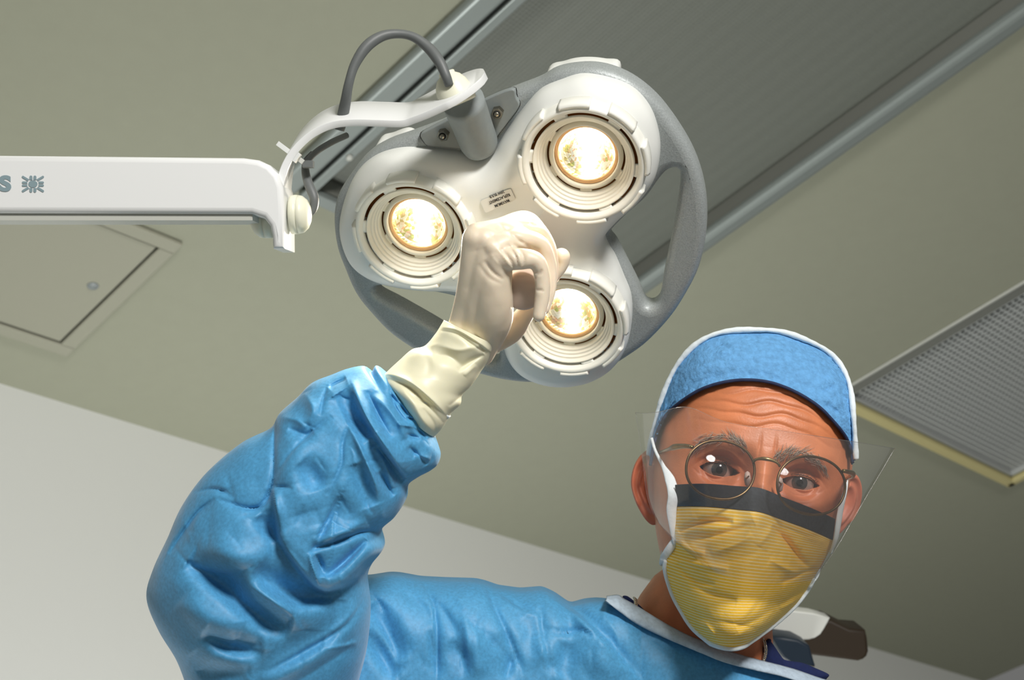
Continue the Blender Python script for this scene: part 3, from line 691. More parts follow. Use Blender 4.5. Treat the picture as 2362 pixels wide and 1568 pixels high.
# eyes
for sx in (-1, 1):
    c = np.array([sx*EX, 0, ZE]); tgt = HI(np.array([.10, -.04, 0]))[0]-c; d = nrm(tgt)
    d = nrm(d+np.array([0.0, -.05, 0])) if sx < 0 else nrm(d+np.array([0.0, -.05, 0]))
    u = nrm(np.cross([0, 1, 0], d)); w = np.cross(d, u); v = []; nr, ka = 44, 48
    for i in range(nr+1):
        th = PI*(i/nr)**1.6; rr_ = RE+(.0009*math.cos(min(th/.52, 1)*PI/2) if th < .52 else 0)
        for j in range(ka):
            a = 2*PI*j/ka; v.append(c+rr_*(math.cos(th)*d+math.sin(th)*(math.cos(a)*u+math.sin(a)*w)))
    f = gridf(nr+1, ka, False, True); mi = []
    for q in f:
        th = PI*((q[0]//ka+.5)/nr)**1.6; mi.append(2 if th < .19 else (1 if th < .475 else 0))
    mesh('eye', HL(np.array(v)), f, None, body, mats=[M['scl'], M['iris'], M['pupil']], mi=mi)
    # lashes / dark lid line
    mb = MB(); P_ = []
    for k in range(25):
        q = -1+2*k/24; dx = q*.0146; yy = .0056*(1-abs(q)**2.1)-.0004; P_.append((sx*EX+dx, yy, ZE+math.sqrt(max((RE+.0015)**2-dx*dx-yy*yy, 0))))
    mb.tube(HL(np.array(P_)), .00042, 6); 
    r_ = random.Random(3)
    for k in range(46):
        q = r_.uniform(-.95, .95); dx = q*.0146; yy = .0056*(1-abs(q)**2.1)-.0004; z0 = ZE+math.sqrt((RE+.0016)**2-dx*dx-yy*yy)
        a = np.array([sx*EX+dx, yy, z0]); mb.tube(HL(np.array([a, a+(.0003*q, .0004, .003), a+(.0012*q, .0016, .0052)])), [.00012, .0001, .00003], 4)
    mb.build('eyelashes', M['lidd'], body)
def headsurf(px, py, lift=0.0):
    """point of the head surface seen at this place"""
    q = PXH-np.array([px, py]); i = np.argmin((q**2).sum(1)+1e9*(FRH < .2)); return HS[i]*(1-lift/np.linalg.norm(HS[i]))
HS = Hd.reshape(-1, 3); PXH = pix(HS); FRH = fr.reshape(-1)
# eyebrows of single hairs
for pts, seed in (([(1606,1030),(1625,1016),(1650,1010),(1680,1011),(1704,1020),(1724,1036)], 1), ([(1782,1062),(1805,1052),(1835,1048),(1865,1052),(1888,1065),(1905,1086)], 2)):
    for mname, cnt, wdt in (('brow', 130, 9), ('browg', 130, 12)):
        r_ = random.Random(seed*7+cnt); c = interp(pts, 80); mb = MB(); 
        for k in range(cnt):
            t = r_.random(); i = int(t*79); p0 = c[i]+np.array([r_.gauss(0, 3), r_.gauss(0, wdt*.62)])
            tg = c[min(i+3, 79)]-c[max(i-3, 0)]; tg = tg/np.linalg.norm(tg); outw = -1 if seed == 1 else 1
            dirn = tg*outw+np.array([0, -.75 if (t < .55) == (seed == 2) else .25]); dirn /= np.linalg.norm(dirn); dirn += np.array([r_.gauss(0, .3), r_.gauss(0, .3)])
            L = r_.uniform(12, 26); P_ = [headsurf(*(p0), .0002), headsurf(*(p0+dirn*L*.5), .0015)+0, headsurf(*(p0+dirn*L), .0018)]
            mb.tube(np.array(P_), [.00014, .00013, .00004], 4, cap=False)
        mb.build('eyebrow' if mname == 'brow' else 'grey_brow_hair', M[mname], body)

# ------------------------------------------------------------------ surgical cap
hemL = [(1500,1072),(1507,1030),(1518,990),(1538,954),(1570,925),(1616,897),(1670,880),(1724,875),(1777,881),(1831,901),(1884,933),(1920,968),(1949,1004),(1962,1035),(1966,1072)]
outL = [(1497,1045),(1503,1010),(1512,972),(1527,919),(1552,856),(1573,826),(1608,790),(1643,772),(1688,763),(1741,763),(1795,764),(1847,782),(1905,808),(1934,840),(1955,880),(1961,930),(1966,990),(1968,1030),(1969,1056)]
n_ = 120; hem = interp(hemL, n_); ou = interp(outL, n_)
hd_ = []
for p in hem:                                # hem depth: wraps the skull just outside the skin
    xx = HI(V(p[0], p[1], 1.1))[0]; q = HI(V(p[0], p[1], 1.0))[0]
    xl = np.clip((p[0]-1734)/236., -1, 1); hd_.append(1.148-.0895*math.sqrt(max(1-abs(xl)**2.3, 0)))
od_ = [1.150-.038*math.sqrt(max(1-abs(np.clip((p[0]-1734)/236., -1, 1))**2.2, 0)) for p in ou]
hd_ = np.array([min(max(-headsurf(*p)[2], 1.05), 1.15) for p in hem])-.0035; hd_[0] = hd_[1] = hd_[2]; hd_[-1] = hd_[-2] = hd_[-3]
for _ in range(12): hd_[1:-1] = (hd_[:-2]+2*hd_[1:-1]+hd_[2:])/4
A = VV(np.column_stack([hem, hd_])); B = VV(np.column_stack([ou, od_]))
rows = []; nb = 34
hemc = A*1.0
for k in range(nb+1):
    t = k/nb; Q = A*(1-t)+B*t; bul = math.sin(PI*min(t*1.0, 1))*.010+.0*t
    Q[:, 2] += bul*np.clip(1.3-np.abs(np.linspace(-1, 1, n_))**3, 0, 1)
    rows.append(Q)
# crown and back of the cap
Cb = V(1742, 1000, 1.235)
for k in range(1, 16):
    t = k/15; a = t*PI/2; Q = B*math.cos(a)+ (Cb+(B-Cb)*.0)*(1-math.cos(a)); Q = Cb+(B-Cb)*np.cos(a)**.9; Q[:, 2] = B[:, 2]*(1-math.sin(a))+(-1.262)*math.sin(a)
    Q = Q+0; rows.append(Q)
G = np.array(rows); q = pix(G.reshape(-1, 3))
wr = creases(q, [([(1640,800),(1665,795),(1690,812)], -.0035, 6), ([(1655,815),(1690,805)], .003, 7), ([(1895,905),(1930,890)], -.003, 6), ([(1830,790),(1840,830)], -.002, 5), ([(1570,860),(1560,900)], -.002, 10),
    ([(1560,900),(1640,850),(1720,838)], .002, 22), ([(1900,930),(1950,960)], -.0025, 8), ([(1905,870),(1935,905)], .002, 14), ([(1790,850),(1800,780)], -.0012, 6), ([(1945,900),(1955,960)], -.002, 8)])
Gf2 = G.reshape(-1, 3).copy()
zb = np.full((500, 700), 1e9); ii = ((PXH[:, 0]-1350)/1).astype(int)//4; jj = ((PXH[:, 1]-650)/1).astype(int)//4       # nearest skin per 4 px cell
ok_ = (ii >= 0) & (ii < 500) & (jj >= 0) & (jj < 700); zb = np.full((500, 700), 1e9); np.minimum.at(zb, (ii[ok_], jj[ok_]), -HS[ok_, 2])
for i_, p in enumerate(q):
    if i_ >= (nb+1)*n_: break
    a_, b_ = int(p[0]-1350)//4, int(p[1]-650)//4; dm = zb[max(a_-2, 0):a_+3, max(b_-2, 0):b_+3].min()-.0035
    if -Gf2[i_, 2] > dm: Gf2[i_] *= dm/-Gf2[i_, 2]
Gf2[:, 2] += wr+.0008*vnoise(Gf2, 260, 3)+.0007*vnoise(Gf2, 520, 4)
cap = mesh('surgical_cap', Gf2, gridf(len(G), n_), M['cap'], person, solid=.0012, off=-1)
A = Gf2[:n_]; Bf = Gf2[nb*n_:(nb+1)*n_].copy()
for _ in range(25): Bf[1:-1] = (Bf[:-2]+2*Bf[1:-1]+Bf[2:])/4
mb = MB(); Pp = Bf+(np.array([0, 0, .0045])); e_ = interp(Pp, 200); cen_ = e_.mean(0); dv = e_-cen_; dv[:, 2] = 0; dv /= np.linalg.norm(dv, axis=1)[:, None]
wv_ = .0021*(1+.05*np.sin(np.arange(200)*1.1)+.16*np.sin(np.arange(200)*.23))
mb.tube(e_+dv*.0008, wv_, 10); mb.build('piping', M['piping'], cap)
mb = MB(); mb.tube(interp(A[::2]+np.array([0, -.0004, .0004]), 160), .0013, 8); mb.build('hem', M['hem'], cap)

# ------------------------------------------------------------------ face mask
rowsM = [  # v, left, mid, right, edge depth, mid depth
 (0.00,(1557,1118),(1738,1129),(1927,1197),1.078,1.062,1.036),
 (0.12,(1558,1168),(1740,1182),(1921,1245),1.080,1.066,1.028),
 (0.26,(1552,1219),(1738,1238),(1914,1268),1.082,1.070,1.016),
 (0.40,(1556,1262),(1733,1295),(1895,1303),1.085,1.074,1.012),
 (0.52,(1535,1298),(1722,1342),(1876,1336),1.090,1.080,1.012),
 (0.66,(1545,1352),(1708,1388),(1858,1366),1.092,1.084,1.010),
 (0.80,(1568,1402),(1698,1434),(1826,1404),1.088,1.084,1.009),
 (0.91,(1600,1450),(1692,1466),(1780,1444),1.074,1.072,1.014),
 (1.00,(1640,1484),(1686,1495),(1722,1486),1.052,1.050,1.032)]
NU, NV = 150, 190
vs = np.linspace(0, 1, NV); tv = np.array([r[0] for r in rowsM])
def ch(sel): return cubic(vs, tv, np.array([sel(r) for r in rowsM], float))
Lx, Ly, Mx, My, Rx, Ry = ch(lambda r: r[1][0]), ch(lambda r: r[1][1]), ch(lambda r: r[2][0]), ch(lambda r: r[2][1]), ch(lambda r: r[3][0]), ch(lambda r: r[3][1])
DL, DR, DM = ch(lambda r: r[4]), ch(lambda r: r[5]), ch(lambda r: r[6])
us = np.linspace(-1, 1, NU)[None, :]
um = us
def quad(L, Mm, R): L, Mm, R = L[:, None], Mm[:, None], R[:, None]; return Mm*(1-um**2)+L*(um*um-um)/2+R*(um*um+um)/2
pxm = quad(Lx, Mx, Rx); pym = quad(Ly, My, Ry)
topw = np.clip(1-vs/.35, 0, 1)[:, None]
pym = pym+topw*(-7*np.exp(-((us-.08)/.22)**2)+9*np.exp(-((us-.45)/.2)**2)*.0)
ed = np.where(us < 0, DL[:, None], DR[:, None]); Dm = ed+(DM[:, None]-ed)*(1-np.abs(us)**2.2)
Dm = Dm-.010*np.exp(-(us/.16)**2)*np.exp(-((vs[:, None]-.12)/.2)**2)
qm = np.stack([pxm.ravel(), pym.ravel()], 1)
mc = creases(qm, [([(1565,1228),(1600,1212),(1650,1202),(1690,1205)], -.0065, 9, .7), ([(1560,1245),(1580,1262),(1605,1272),(1625,1275)], .0075, 9, .8), ([(1575,1235),(1620,1240),(1690,1225),(1740,1205)], -.005, 16),
 ([(1640,1275),(1690,1258),(1735,1232)], .004, 14), ([(1745,1200),(1780,1215),(1750,1260)], .003, 18),
 ([(1782,1212),(1815,1250),(1850,1295),(1868,1308)], -.008, 10, .7), ([(1805,1215),(1850,1235),(1905,1250)], .003, 14), ([(1775,1290),(1830,1318),(1868,1320)], .0035, 12),
 ([(1800,1345),(1850,1322),(1885,1312)], -.005, 8), ([(1790,1400),(1840,1370),(1868,1352)], -.004, 11), ([(1800,1405),(1835,1385),(1850,1372)], .003, 7),
 ([(1560,1300),(1600,1335),(1650,1350)], -.004, 12), ([(1570,1292),(1620,1303),(1680,1312)], .003, 12), ([(1590,1345),(1640,1370),(1700,1385)], -.003, 12),
 ([(1620,1430),(1640,1455),(1660,1480)], .0035, 9), ([(1600,1400),(1625,1440)], -.003, 9), ([(1550,1330),(1575,1390),(1610,1440)], .002, 8), ([(1700,1450),(1760,1420),(1810,1380)], -.002, 16),
 ([(1700,1290),(1720,1360),(1705,1440)], .004, 45)])
Pm = np.stack([(pxm-CX)*Dm/F, (CY-pym)*Dm/F, -Dm], -1).reshape(-1, 3); mc = mc*1.5; Pm = Pm*(1-mc[:, None]/np.linalg.norm(Pm, axis=1)[:, None]*1.0)
Pm[:, 2] += .0006*vnoise(Pm, 300, 8)
kb = int(NV*.125)
mm = bpy.data.materials.new('striped_yellow_cloth'); mm.use_nodes = True; nt = mm.node_tree; b = nt.nodes['Principled BSDF']; b.inputs['Roughness'].default_value = .7
at = nt.nodes.new('ShaderNodeUVMap'); at.uv_map = 'UVMap'; sp = nt.nodes.new('ShaderNodeSeparateXYZ'); nt.links.new(at.outputs[0], sp.inputs[0])
ml = nt.nodes.new('ShaderNodeMath'); ml.operation = 'MULTIPLY'; ml.inputs[1].default_value = 52; nt.links.new(sp.outputs['Y'], ml.inputs[0])
fc = nt.nodes.new('ShaderNodeMath'); fc.operation = 'FRACT'; nt.links.new(ml.outputs[0], fc.inputs[0])
cr = nt.nodes.new('ShaderNodeValToRGB'); el = cr.color_ramp.elements; el[0].position = .0; el[0].color = (1, .57, .045, 1); el[1].position = 1; el[1].color = (1, .57, .045, 1)
for p_, c_ in ((.62, (1, .57, .045, 1)), (.70, (1, .84, .5, 1)), (.86, (1, .84, .5, 1)), (.94, (1, .57, .045, 1))): e = el.new(p_); e.color = c_
nt.links.new(fc.outputs[0], cr.inputs[0]); nt.links.new(cr.outputs[0], b.inputs['Base Color'])
ns = nt.nodes.new('ShaderNodeTexNoise'); ns.inputs['Scale'].default_value = 600; bp = nt.nodes.new('ShaderNodeBump'); bp.inputs['Strength'].default_value = .2; bp.inputs['Distance'].default_value = .001
tc = nt.nodes.new('ShaderNodeTexCoord'); nt.links.new(tc.outputs['Object'], ns.inputs['Vector']); nt.links.new(ns.outputs['Fac'], bp.inputs['Height']); nt.links.new(bp.outputs[0], b.inputs['Normal'])
b.inputs['Subsurface Weight'].default_value = .15; b.inputs['Subsurface Radius'].default_value = (1, .6, .1); b.inputs['Subsurface Scale'].default_value = .003
G = Pm.reshape(NV, NU, 3)
mask = mesh('face_mask', G[kb:].reshape(-1, 3), gridf(NV-kb, NU), mm, person)
uv = mask.data.uv_layers.new(name='UVMap'); uvv = np.stack([np.tile(np.linspace(0, 1, NU), NV-kb), np.repeat(vs[kb:], NU)], 1)
li = np.empty(len(mask.data.loops), int); mask.data.loops.foreach_get('vertex_index', li); uv.data.foreach_set('uv', uvv[li].ravel())
s = mask.modifiers.new('s', 'SOLIDIFY'); s.thickness = .001; s.offset = -1
mesh('nose_band', (G[:kb+1]*.9995).reshape(-1, 3), gridf(kb+1, NU), M['black'], mask, solid=.0008, off=-1)
lo = int(NV*.50); edge = np.concatenate([G[lo:, 0], G[-1, 1:-1], G[lo:, -1][::-1]])
mb = MB(); mb.tube(interp(edge[::3]*.9995, 160), .0021, 8, flat=(0, 0, 1)); mb.build('edge_binding', M['piping'], mask)
def ribbon(name, pts, w, m, parent, th=.0012, n_=60):
    """flat strap through px, py, depth points; w in photo px (number or list)"""
    P = interp(VV(pts), n_); ww = np.interp(np.linspace(0, 1, n_), np.linspace(0, 1, len(np.atleast_1d(w))), np.atleast_1d(w))*1.07/F
    T = np.gradient(P, axis=0); T /= np.linalg.norm(T, axis=1)[:, None]; v = []
    for i in range(n_):
        s_ = nrm(np.cross(T[i], [0, 0, 1])); nn_ = np.cross(s_, T[i])
        for a in np.linspace(0, 2*PI, 12, endpoint=False): v.append(P[i]+s_*ww[i]/2*math.cos(a)+nn_*th*math.sin(a))
    return mesh(name, v, gridf(n_, 12, False, True)+[tuple(range(12)), tuple((n_-1)*12+i for i in range(12))], m, parent)
ribbon('upper_tie', [(1503,1010,1.112),(1512,1040,1.108),(1530,1075,1.098),(1545,1105,1.088),(1553,1140,1.078),(1549,1175,1.077),(1552,1215,1.079),(1558,1255,1.082)], [7, 7, 10, 24, 26, 24, 16, 12], M['piping'], mask)
ribbon('upper_tie', [(1955,1090,1.105),(1950,1130,1.092),(1940,1170,1.078),(1934,1205,1.062),(1928,1240,1.058),(1916,1275,1.064)], [6, 9, 14, 15, 12, 6], M['piping'], mask)
ribbon('lower_tie', [(1556,1250,1.083),(1543,1268,1.085),(1533,1285,1.09),(1529,1298,1.098),(1530,1270,1.13),(1540,1230,1.16)], [20, 20, 14, 12, 8, 8], M['piping'], mask)
ribbon('lower_tie', [(1868,1346,1.085),(1878,1334,1.087),(1886,1320,1.095),(1893,1290,1.13)], [12, 14, 10, 8], M['piping'], mask)
# clear splash visor fixed to the mask
vr = [  # v, left, mid, right, depths
 (0.0,(1466,952),(1742,985),(2064,1034),1.120,.975,1.115),
 (0.25,(1482,1060),(1738,1085),(2018,1112),1.112,.972,1.105),
 (0.5,(1497,1160),(1730,1180),(1972,1190),1.104,.972,1.095),
 (0.75,(1540,1232),(1725,1265),(1930,1262),1.095,.975,1.085),
 (1.0,(1612,1296),(1722,1340),(1878,1338),1.068,.990,1.075)]
NU2, NV2 = 90, 60; vs2 = np.linspace(0, 1, NV2); tv = np.array([r[0] for r in vr])
def ch2(sel): return cubic(vs2, tv, np.array([sel(r) for r in vr], float))[:, None]
us = np.linspace(-1, 1, NU2)[None, :]; th_ = us
q_ = lambda a, m__, c: m__*(1-us**2)+a*(us*us-us)/2+c*(us*us+us)/2
L_x, L_y, M_x, M_y, R_x, R_y = [ch2(f_) for f_ in (lambda r: r[1][0], lambda r: r[1][1], lambda r: r[2][0], lambda r: r[2][1], lambda r: r[3][0], lambda r: r[3][1])]
X = q_(L_x, M_x, R_x); Y = q_(L_y, M_y, R_y); 
Y = Y+(1-vs2[:, None])*(-26*np.exp(-((us+.55)/.22)**2)+0)           # the bowed top edge
dl, dm, dr = ch2(lambda r: r[4]), ch2(lambda r: r[5]), ch2(lambda r: r[6]); ed = np.where(us < 0, dl, dr)
Dv = ed+(dm-ed)*np.sqrt(np.clip(1-np.abs(us)**2.2, 0, 1))
Pv = np.stack([(X-CX)*Dv/F, (CY-Y)*Dv/F, -Dv], -1)
visor = mesh('visor', Pv.reshape(-1, 3), gridf(NV2, NU2), M['visor'], mask)
mb = MB(); rim = np.concatenate([Pv[::-1, 0], Pv[0, 1:-1], Pv[:, -1]]); mb.tube(rim, .0002, 6); mb.build('visor_edge', M['visor'], visor)

# ------------------------------------------------------------------ spectacles
gl = empty('eyeglasses', V(1768, 1085, 1.045), 'round thin brass-rimmed eyeglasses on the nose of the surgeon, above the mask', 'glasses')
def lensring(cx, cy, rx, ry, ang, D, dsl):
    P = []
    for k in range(64):
        a = 2*PI*k/64; ex_ = rx*math.copysign(abs(math.cos(a))**.93, math.cos(a)); ey_ = ry*math.copysign(abs(math.sin(a))**.93, math.sin(a))
        c, s_ = math.cos(ang), math.sin(ang); X_ = ex_*c-ey_*s_; Y_ = ex_*s_+ey_*c
        P.append(V(cx+X_, cy+Y_, D+dsl*X_/75))
    return np.array(P)
for (cx, cy, rx, ry, ang, D, dsl) in ((1661.5, 1083.5, 79, 67, .16, 1.028, .004), (1871, 1119.5, 78.5, 66.5, .20, 1.024, .008)):
    P = lensring(cx, cy, rx, ry, ang, D, dsl); P *= (1+.0055*np.clip(-(pix(P)[:, 1]-cy)/70, -1, 1))[:, None]; mb = MB()
    Q = np.concatenate([P, P[:2]]); mb.tube(Q, .00095, 10, cap=False); fm_ = mb.build('rim', M['bronze'], gl)
    c0 = P.mean(0)+np.array([0, 0, .005]); v = [c0]
    for i in range(1, 6): v += [c0+(p-c0)*i/5-np.array([0, 0, -.005*(1-(i/5)**2)+.005*(1-i/5)]) for p in P]
    f = [(0, 1+j, 1+(j+1) % 64) for j in range(64)]+gridf(5, 64, False, True, 1)
    mesh('lens', v, f, M['lens'], gl)
mb = MB(); mb.tube(interp(VV([(1738,1066,1.032),(1743,1060,1.030),(1755,1057.5,1.028),(1769,1058.5,1.027),(1783,1062,1.027),(1794,1068,1.027),(1799,1076,1.027)]), 30), np.interp(np.linspace(0, 1, 30), [0, .2, .5, .8, 1], [.0009, .0011, .0015, .0011, .0009]), 10); mb.build('bridge', M['brass'], gl)
for pts in ([(1597,1031,1.032),(1585,1029,1.040),(1572,1029,1.050),(1556,1031,1.061),(1540,1037,1.085),(1515,1046,1.135)], [(1945,1086,1.032),(1956,1088,1.038),(1966,1091,1.048),(1966,1096,1.056),(1955,1103,1.085),(1940,1112,1.13)]):
    mb = MB(); mb.tube(interp(VV(pts), 50), np.interp(np.linspace(0, 1, 50), [0, .25, .3, .45, 1], [.0014, .0022, .0024, .0014, .0010]), 10); mb.build('temple', M['brass'], gl)
for pts in ([(1727,1098,1.038),(1722,1103,1.046),(1720,1100,1.052)], [(1798,1112,1.034),(1802,1118,1.042),(1803,1113,1.05)]):
    mb = MB(); mb.tube(interp(VV(pts), 16), .0006, 6); mb.build('pad_arm', M['brass'], gl)
    mb = MB(); c = V(pts[2][0]+(4 if pts[0][0] < 1760 else -4), pts[2][1]+4, 1.050); mb.tube([c+np.array([0, .0055*t, 0]) for t in (-1, -.8, 0, .8, 1)], [.0004, .0018, .0026, .0018, .0004], 12); mb.build('nose_pad', M['knob'], gl)

# ------------------------------------------------------------------ gown
def section_loft(st, nS, nA, ratio=.62, lines=(), bias=0, wr=(.0012, 120), p=1.0):
    """tube from (left px, right px, depth, half thickness) stations; folds pressed into the side facing the lens"""
    L = interp([(a[0], a[1]) for a in [s_[0] for s_ in st]], 400); 
    K = len(st); tk = np.linspace(0, 1, K)
    Ls = interp([s_[0] for s_ in st], 400); Rs = interp([s_[1] for s_ in st], 400)
    def rs(arr):                                   # sample station-wise instead of by arc length
        P = np.array(arr, float); t = np.linspace(0, K-1, nS); return np.stack([cubic(t, np.arange(K, dtype=float), P[:, k]) for k in range(P.shape[1])], 1)
    Lp, Rp = rs([s_[0] for s_ in st]), rs([s_[1] for s_ in st]); Dt = rs([(s_[2], s_[3]) for s_ in st])
    v = []
    a = np.linspace(0, 2*PI, nA, endpoint=False)
    for i in range(nS):
        D, T = Dt[i]; l = V(*Lp[i], D); r = V(*Rp[i], D); c = (l+r)/2; hx = (r-l)/2
        ca, sa = np.cos(a), np.sin(a)
        v.append(c+hx*ca[:, None]+np.array([0, 0, 1.])*(T*np.sign(sa)*np.abs(sa)**p)[:, None])
    v = np.array(v); flat = v.reshape(-1, 3); fr_ = np.clip(np.tile(np.sin(a), nS)*2.5, 0, 1)
    q = pix(flat); dz = creases(q, [(l_[0], math.copysign(min(abs(l_[1]), .007)+max(abs(l_[1])-.007, 0)*.7, l_[1]))+tuple(l_[2:]) for l_ in lines])*fr_
    if st is sl: dz = dz+steps(q, SS)*fr_+wr[0]*vnoise(flat, wr[1], 5)*fr_+wr[0]*.5*vnoise(flat, wr[1]*2.3, 9)*fr_
    rn = flat/np.linalg.norm(flat, axis=1)[:, None]; flat = flat-rn*dz[:, None]
    f = gridf(nS, nA, False, True)+[tuple(range(nA)), tuple((nS-1)*nA+i for i in range(nA))]
    return flat, f
def c6(pts): return [(340+x*.4771, 820+y*.4771) for x, y in pts]
def c3(pts): return [(820+x*.2879, 1280+y*.2879) for x, y in pts]
sl = [((888,857),(1003,1006),.985,.026),((868,843),(1012,1032),.985,.031),((857,857),(1016,1050),.985,.034),((838,844),(1010,1070),.985,.036),((802,850),(994,1084),.985,.040),((765,864),(964,1100),.985,.046),((722,882),(942,1118),.988,.050),((690,914),(937,1150),.990,.054),((650,950),(912,1190),.992,.058),((628,985),(880,1222),.995,.060),((560,1020),(885,1262),1.0,.064),((483,1086),(858,1300),1.005,.068),((430,1158),(846,1330),1.01,.072),((398,1230),(848,1360),1.015,.076),((366,1300),(852,1400),1.02,.080),((352,1360),(850,1450),1.03,.082),((378,1425),(842,1510),1.04,.084),((420,1490),(828,1570),1.055,.086),((450,1568),(815,1650),1.07,.086),((485,1680),(800,1760),1.09,.08)]
SL = [(c6(a[0]),)+tuple(a[1:]) for a in [
 ([(915,185),(985,290),(1080,395)], -.018, 26, .8), ([(960,110),(1010,200),(1060,300),(1140,430),(1230,560)], .011, 18, .8), ([(1110,440),(1190,540),(1245,600)], -.012, 12),
 ([(895,170),(950,290),(1010,400),(1085,560),(1140,700),(1135,800)], .007, 18, .7), ([(1010,520),(1050,640),(1085,730)], -.008, 22), ([(1085,440),(1150,520),(1190,640)], .006, 12), ([(1120,560),(1170,650),(1190,680)], -.007, 9),
 ([(890,290),(790,370),(690,470),(615,590)], -.0035, 7, .7), ([(870,140),(850,210),(835,290)], -.003, 6), ([(985,300),(945,420),(935,530),(865,680)], -.003, 6), ([(925,680),(870,800),(820,900),(785,960)], -.006, 9, .6),
 ([(620,290),(612,420),(610,560),(595,650),(555,725),(490,740),(400,715),(330,690)], -.0075, 9, .6), ([(330,690),(250,750),(175,850),(105,960)], -.006, 9, .6), ([(225,660),(330,645),(415,685)], -.004, 6),
 ([(610,640),(622,760),(635,880)], .007, 9, .6), ([(540,770),(590,830),(640,880)], -.008, 22, .8), ([(610,632),(700,640)], -.003, 5),
 ([(785,955),(800,1020),(830,1120)], .006, 6), ([(815,960),(840,1020),(850,1070)], -.008, 12), ([(840,1135),(940,1075),(1040,990),(1140,900)], .013, 22, .7), ([(860,1070),(950,1000),(1060,890)], -.014, 12, .8), ([(790,935),(900,905),(1030,855),(1120,850)], -.009, 9, .7), ([(800,900),(930,860),(1060,800)], .005, 20),
 ([(200,985),(300,1050),(400,1130),(500,1215),(600,1290),(690,1320)], -.026, 32, .85), ([(520,1030),(640,1120),(760,1165),(940,1145)], -.017, 28, .8), ([(470,1040),(520,1150),(610,1210),(700,1260)], .012, 24), ([(270,1330),(400,1405),(560,1420)], -.014, 24, .8), ([(160,1180),(300,1290),(440,1350)], .010, 30), ([(240,930),(420,980),(600,960)], .008, 34),
 ([(480,1540),(700,1430),(900,1300),(1060,1130)], -.012, 34, .8), ([(560,1590),(780,1480),(960,1340),(1050,1230)], .006, 24), ([(640,1620),(840,1500),(1000,1400)], -.005, 18), ([(220,1430),(300,1520),(500,1540)], -.008, 22), ([(860,1420),(960,1400),(1030,1380)], .003, 8),
 ([(740,515),(800,580),(825,650)], -.006, 26), ([(680,350),(760,380),(800,360)], -.004, 12), ([(640,300),(720,310),(770,350)], .005, 14), ([(300,870),(420,880),(500,800)], .004, 50), ([(730,400),(700,560),(760,760)], .006, 36), ([(660,900),(740,1000),(810,1110)], -.004, 18), ([(760,180),(800,260),(770,330)], .006, 20),
 ([(1180,190),(1215,235)], -.004, 5), ([(1215,230),(1260,290)], -.005, 5), ([(1250,300),(1300,310)], -.004, 5), ([(1210,330),(1290,345)], .004, 7), ([(1250,380),(1320,400)], -.004, 7), ([(1270,290),(1340,340)], .004, 6), ([(1260,440),(1330,500),(1350,530)], -.005, 9), ([(1080,190),(1150,240),(1210,320),(1250,400)], .007, 18), ([(1060,170),(1120,290),(1180,400)], -.006, 9), ([(1290,480),(1370,500)], .005, 12), ([(960,110),(900,140),(880,160)], -.006, 7), ([(1170,160),(1200,250),(1260,330)], -.004, 6), ([(1300,350),(1350,400)], -.004, 5)]]
SS = [(c6(a[0]), a[1], a[2]) for a in [
 ([(605,640),(625,770),(645,900),(750,1050),(840,1135),(960,1110),(1060,1040),(1140,930)], .013, 120), ([(620,290),(612,450),(600,640),(555,725),(490,740),(330,690)], .006, 45), ([(975,110),(1050,300),(1150,450),(1250,610)], .010, 30),
 ([(1145,800),(1120,660),(1085,560),(1010,390)], .005, 50), ([(790,935),(900,900),(1030,855),(1125,850)], .006, 34), ([(190,985),(320,1040),(500,1040)], .006, 60), ([(500,1120),(600,1195),(690,1265),(695,1330)], .007, 34), ([(260,1330),(380,1375),(520,1400)], .005, 50),
 ([(880,290),(790,375),(690,470),(615,590)], .003, 40), ([(560,1530),(760,1420),(960,1290),(1070,1120)], .006, 60), ([(1095,440),(1180,540),(1245,610)], .006, 20)]]
def crumple(box, n_, seed, amp=.002):
    r_ = random.Random(seed); out = []
    for _ in range(n_):
        x, y = r_.uniform(box[0], box[2]), r_.uniform(box[1], box[3]); a = r_.gauss(1.1, .8); L = r_.uniform(30, 110); k = r_.uniform(-.35, .35)
        p = [(x, y), (x+L*.5*math.cos(a), y+L*.5*math.sin(a)), (x+L*(.5*math.cos(a)+.5*math.cos(a+k)), y+L*(.5*math.sin(a)+.5*math.sin(a+k)))]
        out.append((p, r_.choice((-1, -1, 1))*r_.uniform(.4, .9)*amp, r_.uniform(3.5, 8), r_.choice((.6, 1, 1.5))))
    return out
v, f = section_loft(sl, 420, 300, lines=SL+crumple((400, 880, 1000, 1560), 60, 5, .0016), wr=(.0019, 60), p=.8)
# torso
tt_ = [(700,1345),(760,1338),(805,1334),(849,1332),(892,1325),(915,1326),(964,1335),(1022,1338),(1094,1340),(1117,1345),(1148,1356),(1200,1363),(1252,1359),(1281,1372),(1318,1398),(1355,1388),(1399,1385),(1430,1388),(1470,1412),(1499,1432),(1544,1458),(1589,1481),(1634,1500),(1678,1516),(1738,1534),(1790,1548),(1850,1560),(1920,1575),(2000,1590),(2080,1615),(2140,1700)]
tx = np.array([p[0] for p in tt_], float); ty = np.array([p[1] for p in tt_], float)
nX, nS_ = 380, 190; xs_ = np.linspace(700, 2140, nX); yt = np.interp(xs_, tx, ty); k_ = np.ones(5)/5; yt = np.convolve(np.pad(yt, 2, 'edge'), k_, 'valid')
Dr = np.interp(xs_, [700, 850, 1000, 1200, 1350, 1450, 1650, 1850, 2140], [1.10, 1.115, 1.13, 1.135, 1.13, 1.115, 1.10, 1.12, 1.18]); Tr = np.interp(xs_, [700, 850, 1100, 1350, 1480, 1700, 2140], [.05, .06, .07, .055, .03, .028, .05])
rows_ = []
ss = np.concatenate([np.linspace(760, 120, 60, endpoint=False), np.geomspace(120, .5, 60), [0], ])
